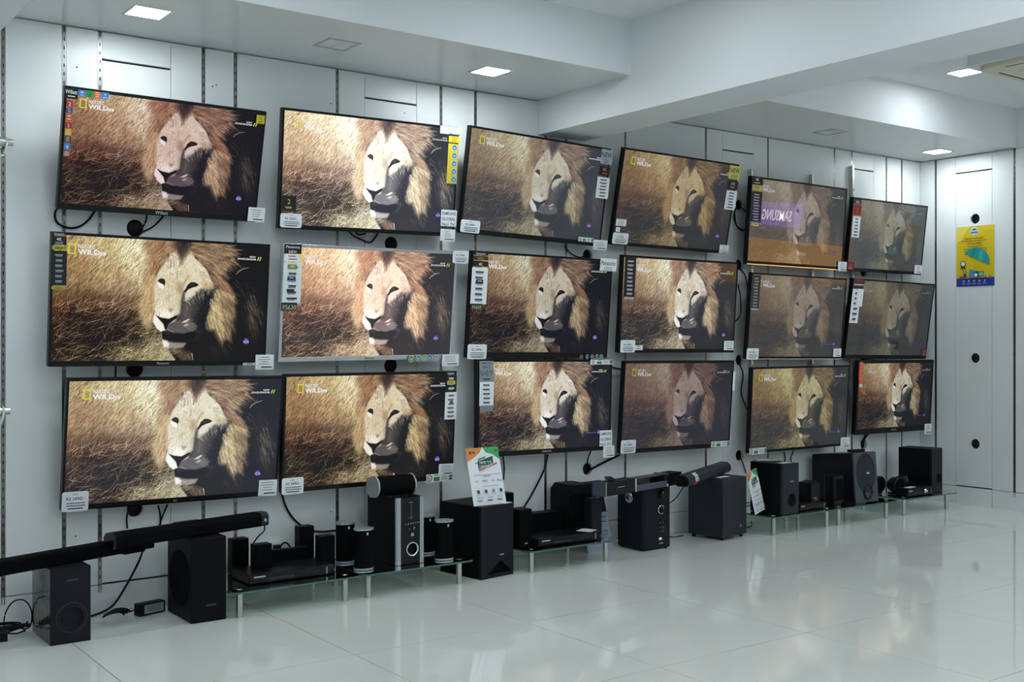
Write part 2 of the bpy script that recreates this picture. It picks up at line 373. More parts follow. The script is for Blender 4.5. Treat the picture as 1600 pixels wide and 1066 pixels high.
# the lit sign and the orange display far across the shop, seen mirrored in one screen
t = thing('lit_sign', 'purple lit sign with white capital letters high on the far wall', 'sign', (XF, .21, 2.385))
MB().box(-.06, 0, -.52, .52, -.10, .24, M['signglow']).obj('light_box', t)
V, Fs, wd = text_polys('SAMSUNG'); mb = MB(); mb.fix = False; k = .56/wd
mb.add([(-.064, -(p[0]*k-.28)+.11, p[1]*.16-.02) for p in V], Fs, M['signletter']); mb.obj('lettering', t)
t = thing('display_wall', 'backlit orange display panel above white shelves on the far wall', 'display', (XF, .6, 0))
MB().box(-.12, 0, -1.5, 1.7, 1.5, 2.08, M['orange']).obj('back_board', t)
MB().box(-.11, 0, -1.5, 1.7, 0, 1.5, M['white']).obj('lower_board', t)
for z in (.3, .85): MB().box(-.4, -.11, -1.45, 1.65, z, z+.03, M['white']).obj('shelf', t)

# garment rails that end at the left edge of the picture
def rail(name, label, x1, z):
    t = thing(name, label, 'rail', (x1, 5.80, z))
    MB().cyl((0, 0), 'x', .017, -1.1, 0, M['brushed'], 20).obj('tube', t)
    for x in (-.055, -.9): MB().box(x-.005, x+.005, .0, .07, -.03, .03, M['brushed']).cyl((0, 0), 'x', .024, x-.012, x+.012, M['brushed'], 18).obj('bracket', t)
    mb = MB().tube([(-.03+.0, .02*math.cos(q), .021*math.sin(q)) for q in np.linspace(0, 2*PI, 18)], .005, M['tie'], 6); mb.tube(spline([(-.03, -.02, 0), (-.035, -.024, -.03), (-.05, -.022, -.07), (-.075, -.02, -.12 if z < 2 else -.06)]), .0055, M['tie'], 6)
    mb.obj('white_tie', t); return t
rail('wall_rail', 'upper steel rail with a white tie at the edge of the screen wall', 1.262, 2.36)
rail('wall_rail', 'lower steel rail with a hanging white tie at the edge of the screen wall', 1.247, 1.062)

# ------------------------------------------------------------------ the screens
def paint_lion(W=576, HH=324, seed=4):
    """the broadcast picture, painted stroke by stroke; returns sRGB floats (HH, W, 3), row 0 on top"""
    import numpy as np
    rng = np.random.RandomState(seed)
    img = np.zeros((HH, W, 3)); YY, XX = np.mgrid[0:HH, 0:W] + .5
    src = np.array([(125, 87), (1505, 68), (1478, 820), (92, 898)], float)
    dst = np.array([(0, 0), (W, 0), (W, HH), (0, HH)], float)
    A = []; b = []
    for (x, y), (u, v) in zip(src, dst):
        A += [[x, y, 1, 0, 0, 0, -u*x, -u*y], [0, 0, 0, x, y, 1, -v*x, -v*y]]; b += [u, v]
    h = np.append(np.linalg.solve(np.array(A), np.array(b)), 1).reshape(3, 3)
    def T(p):
        q = np.c_[np.asarray(p, float), np.ones(len(p))] @ h.T
        return q[:, :2] / q[:, 2:]
    def mask(poly, soft=1.0):
        P = T(poly); d = np.full((HH, W), 1e9); ins = np.zeros((HH, W), bool)
        for (x0, y0), (x1, y1) in zip(P, np.roll(P, -1, 0)):
            dx, dy = x1-x0, y1-y0; L = dx*dx+dy*dy+1e-9
            t = np.clip(((XX-x0)*dx+(YY-y0)*dy)/L, 0, 1)
            d = np.minimum(d, np.hypot(XX-x0-t*dx, YY-y0-t*dy))
            c = (y0 > YY) != (y1 > YY)
            ins ^= c & (XX < dx*(YY-y0)/(dy if abs(dy) > 1e-9 else 1e-9)+x0)
        return np.clip(.5+np.where(ins, d, -d)/(2*soft), 0, 1)
    def fill(poly, col, soft=1.0, a=1.0):
        nonlocal img
        m = (mask(poly, soft)*a)[..., None]
        img = img*(1-m)+np.asarray(col, float)/255*m
    def seg(x0, y0, x1, y1, w, col, a=1.0):
        p = w+1
        xa, xb = int(max(min(x0, x1)-p, 0)), int(min(max(x0, x1)+p+1, W))
        ya, yb = int(max(min(y0, y1)-p, 0)), int(min(max(y0, y1)+p+1, HH))
        if xa >= xb or ya >= yb: return
        X = XX[ya:yb, xa:xb]; Y = YY[ya:yb, xa:xb]; dx, dy = x1-x0, y1-y0
        t = np.clip(((X-x0)*dx+(Y-y0)*dy)/(dx*dx+dy*dy+1e-9), 0, 1)
        d = np.hypot(X-x0-t*dx, Y-y0-t*dy)
        m = (np.clip(w*(1-.6*t)-d+.5, 0, 1)*a)[..., None]
        img[ya:yb, xa:xb] = img[ya:yb, xa:xb]*(1-m)+np.asarray(col)*m
    def line(pts, w, col, a=1.0):
        P = T(pts)
        for p, q in zip(P[:-1], P[1:]): seg(p[0], p[1], q[0], q[1], w, np.asarray(col)/255., a)
    def fur(poly, flow, cols, n, ln, w=.7, a=.6, spread=.25):
        """n hair strokes inside poly; flow(x, y) in crop pixels gives the direction in degrees (0 right, 90 down)"""
        P = np.asarray(poly, float); lo, hi = P.min(0), P.max(0); m = mask(poly, .5); k = 0; cols = np.asarray(cols, float)/255
        nb = n//3
        for _ in range((n+nb)*6):
            if k >= n+nb: break
            p = lo+(hi-lo)*rng.rand(2); q = T([p])[0]
            if not (0 <= q[0] < W and 0 <= q[1] < HH) or m[int(q[1]), int(q[0])] < .5: continue
            k += 1
            f = np.radians(flow(p[0], p[1]))+rng.randn()*spread; L = ln*(.5+rng.rand())
            c = cols[rng.randint(len(cols))]*(.85+.3*rng.rand())
            if k <= nb: seg(q[0], q[1], q[0]+np.cos(f)*L*1.4, q[1]+np.sin(f)*L*1.4, w*3.4, np.clip(c, 0, 1), .3)
            else:
                g = f+.2*rng.randn(); h1, h2 = q[0]+np.cos(f)*L*.6, q[1]+np.sin(f)*L*.6; w0 = w*(.5+.7*rng.rand()); a0 = a*(.35+.5*rng.rand()); c = np.clip(c, 0, 1)
                seg(q[0], q[1], h1, h2, w0, c, a0); seg(h1, h2, h1+np.cos(g)*L*.6, h2+np.sin(g)*L*.6, w0*.6, c, a0)
    # ---- dry grass
    u, v = XX/W, YY/HH
    ctr = [(.0, .0, 178, 146, 92), (.2, .05, 204, 180, 124), (.4, .08, 232, 226, 188), (.47, .3, 226, 214, 166), (.08, .3, 166, 126, 80), (.25, .3, 190, 156, 108),
           (.35, .2, 220, 204, 158), (.0, .55, 142, 100, 60), (.15, .55, 132, 94, 64), (.3, .55, 156, 120, 94), (.42, .55, 200, 176, 124), (.0, .8, 88, 64, 42), (.15, .76, 58, 42, 38),
           (.28, .76, 66, 54, 46), (.4, .75, 112, 96, 72), (.45, .9, 150, 140, 102), (.3, .95, 140, 126, 92), (.15, .94, 80, 64, 46), (.05, .97, 112, 90, 62), (.1, .67, 92, 62, 46), (.22, .65, 90, 66, 54), (.34, .66, 104, 80, 64), (.08, .88, 62, 46, 36), (.22, .86, 66, 54, 44), (.36, .84, 84, 72, 56), (.44, .72, 120, 102, 78), (.5, .97, 170, 162, 122), (.9, .5, 20, 20, 26)]
    ws = 0; acc = 0
    for (cx, cy, r, g, bb) in ctr:
        wt = 1/(((u-cx)**2+((v-cy)*.8)**2)+.004)**2.2
        ws = ws+wt; acc = acc+wt[..., None]*np.array([r, g, bb])/255
    img = acc/ws[..., None]; base = img.copy()
    for i in range(1500):     # soft clumps out of focus behind the fine blades
        x, y = rng.rand()*W*.56, rng.rand()*HH*1.05; ang = np.radians(-56+14*rng.randn()); L = 12+26*rng.rand(); c = base[min(int(y), HH-1), min(int(x), W-1)]
        f = .5+.35*rng.rand() if rng.rand() < .5 else 1.08+.25*rng.rand()
        if y < HH*.35: f = 1+(f-1)*.6
        seg(x, y, x+np.cos(ang)*L, y+np.sin(ang)*L, 1.6+2.2*rng.rand(), np.clip(c*f*np.array([1.02, .98, .95]), 0, .96), .28)
    for i in range(8600):
        x, y = rng.rand()*W*.56, rng.rand()*HH*1.03
        low = min(max((y/HH-.42)/.3, 0), 1)
        ang = np.radians(-58+20*low+rng.randn()*(9+19*low)); L = (7+12*rng.rand())*(1+.9*low*rng.rand())
        c = base[min(int(y), HH-1), min(int(x), W-1)]
        kk = rng.rand()
        f = (.42+.36*rng.rand()) if kk < .47 else (1.05+.35*rng.rand())
        if low > .4 and kk > .82: f = 1.5+1.3*rng.rand()
        cc = c*f; cc = cc*np.array([1.0, 1.0, 1.03]) if f > 1 else cc*np.array([1.02, .95, .93])
        ww = .38+.4*rng.rand(); al = .5+.45*rng.rand(); cc = np.clip(cc, 0, .97)
        xm, ym = x+np.cos(ang)*L*.5, y+np.sin(ang)*L*.5; a2 = ang+.12+.25*rng.randn()
        seg(x, y, xm, ym, ww, cc, al); seg(xm, ym, xm+np.cos(a2)*L*.5, ym+np.sin(a2)*L*.5, ww*.7, cc, al)
    for i in range(480):      # long pale stalks in the lower tangle
        x, y = rng.rand()*W*.55, HH*(.52+.48*rng.rand()); ang = np.radians(-28+rng.randn()*30); L = 14+30*rng.rand()
        seg(x, y, x+np.cos(ang)*L, y+np.sin(ang)*L, .4+.35*rng.rand(), np.array([.86, .78, .66])*(.6+.45*rng.rand()), .8)
    lw = np.clip((v-.42)/.2, 0, 1)*(1-.55*np.clip((v-.84)/.1, 0, 1)*np.clip((u-.12)/.2, 0, 1))*np.clip((.56-u)/.2, 0, 1)
    img = np.clip(.42+(img-.42)*1.15, 0, 1)**(1+.75*lw[..., None])
    gl = (img*np.array([.3, .59, .11])).sum(-1, keepdims=True); img = np.clip(gl+(img-gl)*.80, 0, 1)*np.array([.985, 1.0, .985])
    # ---- dark body and background on the right
    fill([(985, 60), (1520, 60), (1520, 900), (985, 900), (900, 860), (850, 790), (840, 640), (1000, 500), (1060, 300)], (17, 17, 22), 2)
    fill([(860, 770), (1010, 760), (1100, 700), (1180, 760), (1200, 900), (1000, 900), (930, 850)], (26, 22, 23), 9, .9)
    fur([(1290, 300), (1400, 300), (1500, 520), (1440, 700), (1330, 600)], lambda x, y: 58+(x-1300)*.08, [(52, 48, 48), (40, 38, 40), (76, 64, 52)], 170, 16, .8, .5)
    fur([(1360, 400), (1420, 390), (1480, 520), (1440, 600), (1380, 620)], lambda x, y: 62, [(128, 110, 84), (100, 84, 64), (150, 134, 104)], 80, 16, .7, .65, .15)
    fur([(1350, 520), (1400, 500), (1420, 640), (1380, 640)], lambda x, y: 72, [(120, 108, 92), (90, 80, 66)], 30, 16, .6, .6, .12)
    line([(1295, 262), (1315, 240), (1340, 225), (1378, 214)], .7, (225, 215, 190)); line([(1300, 245), (1330, 228), (1345, 207)], .5, (200, 190, 170), .8)
    line([(1262, 560), (1276, 606)], .5, (120, 112, 100), .8)
    # ---- left mane
    LM = [(690, 60), (912, 60), (892, 140), (845, 190), (805, 250), (772, 310), (755, 400), (760, 500), (752, 590), (726, 640), (684, 606), (664, 566), (682, 480), (692, 420), (702, 340), (690, 260), (716, 205), (694, 140)]
    fill(LM, (206, 182, 134), 9, .8)
    fill([(716, 60), (912, 60), (892, 140), (845, 190), (805, 250), (775, 300), (740, 300), (722, 240), (742, 180), (706, 120)], (156, 110, 76), 9, .85)
    fill([(712, 330), (760, 330), (752, 430), (730, 470), (706, 420)], (140, 96, 60), 9, .6)
    fill([(862, 150), (880, 160), (800, 262), (768, 312), (758, 300), (790, 240)], (42, 30, 32), 2.5, .95)
    fur(LM, lambda x, y: 118 if y < 330 else (112 if y < 450 else 100), [(208, 184, 136), (232, 216, 174), (162, 122, 84), (192, 164, 120), (120, 84, 60)], 800, 13, .7, .6)
    fur([(716, 70), (900, 70), (880, 150), (800, 250), (730, 270), (742, 180)], lambda x, y: 150-.25*(y-80), [(188, 140, 100), (130, 86, 62), (212, 174, 130), (88, 56, 46), (170, 124, 88)], 460, 13, .7, .65)
    fur([(690, 300), (760, 300), (756, 560), (700, 590)], lambda x, y: 112, [(150, 96, 52), (222, 196, 136), (232, 214, 164), (178, 132, 78)], 240, 10, .7, .6, .2)
    # ---- right mane, upper
    UM = [(985, 60), (1190, 60), (1288, 104), (1262, 138), (1232, 160), (1276, 160), (1246, 214), (1214, 262), (1176, 270), (1200, 300), (1246, 336), (1288, 404), (1240, 392), (1184, 366), (1140, 330), (1112, 250), (1050, 192), (1000, 150)]
    fill(UM, (140, 106, 76), 5)
    fill([(1050, 192), (1112, 250), (1140, 330), (1200, 372), (1240, 380), (1170, 290), (1120, 210), (1070, 170)], (84, 56, 48), 4, .85)
    fur(UM, lambda x, y: 8+max(0, y-110)*.28, [(206, 180, 138), (168, 130, 96), (92, 66, 56), (232, 214, 172), (130, 96, 74), (52, 40, 40), (190, 150, 112)], 900, 18, .75, .65, .22)
    fur([(1120, 280), (1200, 320), (1288, 404), (1230, 390), (1150, 350)], lambda x, y: 40, [(170, 116, 78), (120, 74, 52)], 90, 10, .7, .7)
    # ---- right mane, lower pale tuft
    TU = [(1146, 362), (1226, 386), (1280, 410), (1276, 470), (1276, 530), (1246, 590), (1250, 640), (1244, 700), (1210, 676), (1196, 706), (1160, 680), (1128, 666), (1096, 640), (1079, 612), (1094, 560), (1114, 500), (1130, 430)]
    fill(TU, (196, 172, 118), 3.5)
    fill([(1180, 560), (1240, 560), (1244, 690), (1200, 690), (1140, 660)], (150, 116, 80), 8, .7)
    fur(TU, lambda x, y: 46+max(0, y-400)*.11, [(226, 212, 164), (204, 182, 130), (150, 120, 82), (236, 226, 184), (108, 84, 62)], 720, 14, .75, .62, .2)
    fur([(1090, 640), (1240, 680), (1260, 790), (1130, 760)], lambda x, y: 66, [(70, 56, 48), (54, 44, 40), (96, 76, 60)], 90, 13, .7, .55, .2)
    fill([(1200, 420), (1284, 420), (1280, 640), (1250, 700), (1215, 660), (1230, 560)], (96, 74, 56), 12, .55)
    fur([(1180, 400), (1280, 430), (1278, 620), (1220, 690)], lambda x, y: 60, [(206, 184, 140), (120, 92, 66), (70, 52, 44)], 150, 15, .7, .6, .2)
    # ---- face
    FA = [(905, 152), (872, 152), (840, 200), (802, 255), (772, 318), (757, 380), (760, 440), (766, 500), (758, 556), (748, 608), (772, 648), (800, 668), (830, 655), (900, 690), (1000, 690), (1062, 640), (1086, 560), (1120, 450), (1148, 372), (1132, 318), (1100, 250), (1046, 196), (990, 156), (950, 190)]
    fill(FA, (222, 213, 186), 2)
    fill([(757, 330), (790, 300), (800, 420), (775, 520), (756, 520)], (206, 192, 158), 9, .6)
    fill([(872, 380), (925, 360), (940, 480), (915, 560), (880, 520)], (184, 168, 138), 12, .65)
    fill([(830, 330), (900, 320), (905, 350), (850, 370)], (200, 182, 146), 9, .6)
    fill([(840, 205), (900, 180), (910, 260), (850, 290), (810, 280)], (236, 230, 210), 12, .8)
    fill([(960, 200), (1040, 210), (1080, 280), (1010, 290), (960, 270)], (228, 220, 196), 14, .8)
    fill([(760, 380), (800, 380), (905, 420), (915, 540), (800, 575), (766, 520)], (226, 222, 200), 8, .8)
    fill([(800, 400), (905, 400), (900, 480), (860, 500), (820, 480)], (206, 194, 158), 12, .8)
    fill([(766, 520), (880, 530), (860, 580), (780, 570)], (244, 246, 242), 6, .9)
    fill([(754, 560), (770, 566), (830, 655), (800, 668), (772, 648), (748, 608)], (238, 242, 240), 2)
    fill([(900, 240), (960, 240), (975, 320), (940, 340), (900, 330)], (206, 192, 160), 10, .5)
    # shaded right half
    SH = [(1070, 378), (1148, 366), (1120, 450), (1086, 560), (1064, 640), (1020, 700), (900, 700), (880, 640), (905, 560), (926, 540), (938, 470), (944, 420), (965, 455), (1010, 430)]
    fill([(1060, 372), (1152, 362), (1135, 440), (1100, 560), (1086, 640), (1130, 720), (1010, 720), (900, 705), (880, 640), (905, 560), (926, 540), (938, 470), (944, 420), (965, 455), (1010, 430)], (48, 47, 52), 4)
    fill([(1085, 392), (1156, 362), (1130, 470), (1100, 570), (1090, 660), (1020, 640), (1030, 560), (1050, 470)], (20, 20, 25), 9, .95)
    fill([(935, 470), (962, 452), (1010, 440), (1000, 520), (985, 580), (930, 585)], (112, 107, 104), 13, .8)
    fill([(1000, 440), (1060, 410), (1070, 450), (1030, 520), (1005, 520)], (74, 70, 70), 11, .7)
    fill([(946, 455), (955, 410), (1000, 378), (1058, 362), (1046, 392), (1000, 425), (968, 462)], (222, 217, 202), 4)
    fur([(950, 440), (1060, 362), (1100, 350), (1140, 352), (1120, 400), (1060, 420), (1000, 470), (960, 480)], lambda x, y: 66, [(196, 188, 168), (70, 66, 66), (226, 220, 202), (40, 38, 42)], 170, 7, .6, .7)
    fur([(1120, 440), (1150, 370), (1180, 380), (1130, 520), (1100, 620), (1085, 600)], lambda x, y: 62, [(230, 216, 172), (206, 188, 142), (40, 36, 38)], 110, 9, .7, .75)
    fill([(940, 400), (962, 395), (950, 440), (938, 520), (928, 540), (930, 460)], (70, 62, 62), 3, .8)
    fill([(1060, 330), (1140, 330), (1140, 370), (1080, 380)], (190, 170, 130), 6, .8)
    fur([(1040, 196), (1100, 250), (1140, 330), (1146, 366), (1080, 350), (1050, 260)], lambda x, y: 28, [(234, 226, 198), (180, 160, 126), (244, 240, 220), (130, 110, 90)], 130, 7, .6, .6)
    fur([(880, 170), (985, 170), (1060, 250), (1060, 320), (960, 330), (800, 310), (800, 270)], lambda x, y: 250+(x-930)*.35, [(242, 238, 220), (202, 186, 150), (232, 224, 200), (176, 156, 120)], 420, 5, .6, .45)
    fur([(775, 330), (905, 350), (915, 540), (770, 540)], lambda x, y: 95, [(240, 238, 224), (206, 194, 164), (234, 228, 208), (166, 150, 122)], 360, 4, .6, .45)
    fur(SH, lambda x, y: 70, [(70, 68, 70), (36, 36, 40), (96, 92, 90), (26, 26, 30)], 300, 5, .6, .32)
    fill([(1044, 676), (1090, 640), (1150, 640), (1190, 760), (1010, 748), (1000, 740)], (20, 20, 24), 7, .95)
    # forehead wedge and brow marks
    fill([(896, 60), (1004, 60), (988, 120), (958, 165), (934, 216), (918, 170), (894, 130), (880, 110)], (70, 48, 42), 8, .9)
    fill([(926, 60), (985, 60), (970, 130), (940, 150), (924, 110)], (36, 33, 38), 8, .85)
    fur([(885, 70), (1004, 70), (975, 150), (930, 200), (905, 150)], lambda x, y: 92, [(84, 58, 48), (40, 34, 38), (120, 78, 56)], 80, 9, .7, .6, .15)
    line([(928, 205), (918, 240)], 1.3, (120, 96, 70), .8)
    line([(862, 285), (857, 325)], 2.6, (190, 160, 110), .5); line([(908, 275), (901, 325)], 2.2, (160, 136, 100), .5)
    line([(978, 295), (958, 330), (946, 356)], 3.0, (176, 134, 92), .55); line([(994, 288), (976, 325)], 2.2, (190, 158, 116), .5)
    fill([(905, 340), (945, 345), (950, 395), (930, 420), (905, 400)], (150, 128, 100), 6, .55)
    fur([(800, 262), (862, 160), (905, 155), (950, 200), (900, 240), (830, 270)], lambda x, y: 255, [(238, 232, 214), (150, 120, 92), (90, 66, 56), (220, 208, 180)], 110, 7, .6, .6)
    fur([(760, 420), (905, 500), (910, 560), (770, 560)], lambda x, y: 80, [(246, 246, 238), (190, 176, 146), (120, 104, 86), (236, 232, 214)], 150, 3, .55, .55, .5)
    # eyes
    fill([(775, 352), (792, 350), (822, 366), (818, 394), (796, 384), (780, 366)], (246, 246, 240), 1.5)
    fill([(778, 340), (790, 327), (806, 321), (824, 328), (828, 350), (821, 368), (812, 358), (798, 354), (786, 345)], (28, 24, 24), .9)
    fill([(797, 332), (812, 330), (816, 346), (803, 347)], (62, 46, 32), 1.4, .8)
    line([(822, 360), (820, 396)], .8, (60, 50, 46), .7)
    fill([(946, 402), (960, 380), (972, 355), (996, 333), (1020, 334), (1046, 346), (1036, 358), (1008, 368), (980, 380), (960, 402)], (26, 22, 24), 1.1)
    fill([(986, 344), (1008, 340), (1014, 358), (992, 362)], (64, 48, 36), 1.6, .8)
    line([(1000, 372), (1040, 362)], .7, (245, 245, 240), .8)
    # nose, muzzle, mouth, chin
    fill([(838, 618), (900, 590), (1000, 588), (1036, 618), (1014, 652), (944, 672), (880, 670), (838, 652)], (98, 92, 96), 3)
    for yy in (612, 626, 640): line([(860, yy+6), (920, yy), (970, yy-4)], .5, (60, 56, 60), .6)
    fill([(764, 562), (800, 577), (850, 582), (880, 566), (908, 552), (902, 575), (872, 596), (846, 618), (836, 654), (824, 652), (814, 616), (788, 590)], (20, 18, 20), 1.1)
    fill([(850, 520), (868, 510), (884, 516), (862, 540)], (120, 100, 80), 3, .6)
    fill([(932, 604), (944, 592), (976, 574), (990, 576), (960, 600)], (214, 208, 180), 1.2)
    fill([(940, 622), (968, 606), (984, 608), (960, 622)], (196, 190, 170), 1.2)
    for (a, c) in (((955, 600), (1016, 576)), ((960, 612), (1030, 600)), ((968, 618), (1040, 622)), ((960, 622), (1030, 640)), ((950, 624), (1010, 656))): line([a, c], .4, (200, 196, 180), .75)
    fill([(804, 668), (836, 656), (880, 670), (944, 674), (1014, 654), (1040, 670), (1010, 712), (960, 738), (890, 730), (808, 716)], (16, 16, 22), 1.6)
    fill([(812, 664), (838, 660), (866, 678), (830, 690)], (54, 40, 46), 2, .7)
    fill([(806, 718), (830, 728), (890, 734), (964, 732), (944, 764), (900, 776), (850, 778), (812, 768)], (150, 144, 138), 3)
    fill([(806, 720), (832, 728), (852, 744), (846, 772), (814, 766)], (236, 240, 240), 2.5)
    fill([(860, 778), (930, 776), (990, 800), (1000, 842), (950, 846), (900, 810)], (104, 82, 58), 5, .8)
    fur([(860, 776), (990, 780), (1010, 850), (930, 846)], lambda x, y: 70, [(150, 116, 76), (90, 66, 46), (60, 46, 40)], 80, 9, .6, .6)
    line([(1000, 800), (1006, 842)], 1.0, (220, 214, 196))
    for k in range(70):      # loose hair tips along the outer mane
        x = 1150+140*rng.rand(); y = 90+330*rng.rand()
        if 170 < y < 300 and x > 1240: continue
        q = T([(x, y)])[0]; a = np.radians(20+max(0, y-120)*.12+rng.randn()*14); L = 10+14*rng.rand(); seg(q[0], q[1], q[0]+np.cos(a)*L, q[1]+np.sin(a)*L, .6, np.array([.72, .58, .42])*(.4+.6*rng.rand()), .6)
    # blades in front of the chin
    for i in range(240):
        x, y = W*(.3+.33*rng.rand()), HH*(.9+.12*rng.rand()); ang = np.radians(-25+rng.randn()*30); L = 6+16*rng.rand()
        if x > W*.53+(HH-y)*.1 + 14: continue
        c = np.array([.82, .76, .54])*(.55+.55*rng.rand())
        seg(x, y, x+np.cos(ang)*L, y+np.sin(ang)*L, .4+.4*rng.rand(), np.clip(c, 0, 1), .75)
    n = rng.randn(HH, W)*.5+np.repeat(np.repeat(rng.randn(HH//2, W//2), 2, 0), 2, 1)*.5
    g = (img*np.array([.3, .59, .11])).sum(-1, keepdims=True); img = g+(img-g)*.80
    img = img*(1+.045*n[..., None])
    return np.clip(img, 0, 1)
SW, SH = 576, 324
pic = paint_lion(SW, SH)
def picture_mesh():
    """a flat panel of pixels, one unit wide, facing -Y, coloured point by point like the panel of a real screen"""
    nx, ny = SW, SH; me = bpy.data.meshes.new('screen_pixels')
    X, Z = np.meshgrid(np.linspace(-.5, .5, nx), np.linspace(.5, -.5, ny)); co = np.zeros((nx*ny, 3), np.float32); co[:, 0] = X.ravel(); co[:, 2] = Z.ravel()
    i = np.arange(nx*ny).reshape(ny, nx); q = np.stack([i[1:, :-1], i[1:, 1:], i[:-1, 1:], i[:-1, :-1]], -1).reshape(-1, 4)
    me.vertices.add(nx*ny); me.vertices.foreach_set('co', co.ravel()); me.loops.add(q.size); me.loops.foreach_set('vertex_index', q.ravel().astype(np.int32))
    me.polygons.add(len(q)); me.polygons.foreach_set('loop_start', np.arange(0, q.size, 4, dtype=np.int32)); me.update(calc_edges=True)
    a = me.color_attributes.new('pixels', 'FLOAT_COLOR', 'POINT'); c = np.ones((nx*ny, 4), np.float32); s = pic.reshape(-1, 3)
    c[:, :3] = np.where(s <= .04045, s/12.92, ((s+.055)/1.055)**2.4); a.data.foreach_set('color', c.ravel()); me.materials.append(None); return me
PIX = picture_mesh()
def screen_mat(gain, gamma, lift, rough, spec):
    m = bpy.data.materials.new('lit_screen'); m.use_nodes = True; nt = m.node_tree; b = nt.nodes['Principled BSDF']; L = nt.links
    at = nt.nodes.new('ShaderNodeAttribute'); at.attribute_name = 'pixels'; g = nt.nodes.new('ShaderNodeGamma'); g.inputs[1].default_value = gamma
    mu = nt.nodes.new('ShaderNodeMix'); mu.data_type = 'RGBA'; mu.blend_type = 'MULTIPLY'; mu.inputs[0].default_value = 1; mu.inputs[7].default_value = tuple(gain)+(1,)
    ad = nt.nodes.new('ShaderNodeMix'); ad.data_type = 'RGBA'; ad.blend_type = 'ADD'; ad.inputs[0].default_value = 1; ad.inputs[7].default_value = tuple(lift)+(1,)  # emitted grey lift: panel black level plus room reflections put into the screen colour
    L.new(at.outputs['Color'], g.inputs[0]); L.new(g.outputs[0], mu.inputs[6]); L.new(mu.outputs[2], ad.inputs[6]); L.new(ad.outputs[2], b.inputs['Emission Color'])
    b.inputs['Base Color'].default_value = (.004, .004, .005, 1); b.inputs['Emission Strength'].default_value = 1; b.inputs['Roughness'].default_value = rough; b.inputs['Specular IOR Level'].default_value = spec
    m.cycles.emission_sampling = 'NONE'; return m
def caption_meshes():
    """channel logo, programme caption and provider logo; x 0..1 and z 0..-.5625 over the picture"""
    Wt = (236, 238, 240); a = Print(.0008)
    x0, x1, z0, z1 = .060, .093, -.082, -.036; e = .0055
    Y = (214, 206, 40)
    for r in ((x0, z0, x0+e, z1), (x1-e, z0, x1, z1), (x0, z1-e, x1, z1), (x0, z0, x1, z0+e)): a.rect(*r, Y, glow=1)
    a.text('NAT GEO', .102, -.055, .0185, Wt, 'l', -.073, 1); a.text('WILD', .101, -.082, .0245, Wt, 'l', -.093, 1); a.text('WILD', .1015, -.0822, .0245, Wt, 'l', -.093, 1); a.rect(.196, -.0815, .222, -.069, Wt, 1); a.text('HD', .199, -.0795, .008, (150, 120, 90), 'l', None, 1)
    b = Print(.0008); b.text('NOW', .938, -.058, .0085, Wt, 'r', None, 1); b.text('SAVAGE KINGDOM', .938, -.070, .0092, Wt, 'r', -.092, 1)
    for k in (0, .011): b.poly([(.944+k, -.071), (.950+k, -.071), (.957+k, -.053), (.951+k, -.053)], (150, 200, 60), 1)
    c = Print(.0008); c.disc(.905, -.470, .0145, (70, 38, 130), 20, 1, 1); c.text('d2h', .905, -.4775, .0145, (206, 176, 250), 'c', .036, 1); c.rect(.897, -.4585, .914, -.4572, (150, 110, 220), 1)
    d = Print(.0008); d.disc(.915, -.470, .0155, (84, 58, 170), 20, 1, .8); d.text('videocon', .893, -.476, .010, (110, 96, 190), 'r', -.085, 1); d.text('d2h', .915, -.4765, .012, (190, 170, 250), 'c', .03, 1)
    return [q.mesh(n) for q, n in ((a, 'channel_logo'), (b, 'programme_caption'), (c, 'provider_logo'), (d, 'provider_logo'))]
CAP = caption_meshes()
def ring(mb, W, H, l, r, t, b, y0, y1, m):
    o = [(-W/2, -H/2), (W/2, -H/2), (W/2, H/2), (-W/2, H/2)]; i = [(-W/2+l, -H/2+b), (W/2-r, -H/2+b), (W/2-r, H/2-t), (-W/2+l, H/2-t)]
    V = [(x, y0, z) for x, z in o]+[(x, y0, z) for x, z in i]+[(x, y1, z) for x, z in o]+[(x, y1, z) for x, z in i]
    f = []
    for k in range(4): j = (k+1) % 4; f += [(k, j, 4+j, 4+k), (8+k, 8+j, j, k), (4+k, 4+j, 12+j, 12+k), (12+k, 12+j, 8+j, 8+k)]
    return mb.add(V, f, m)
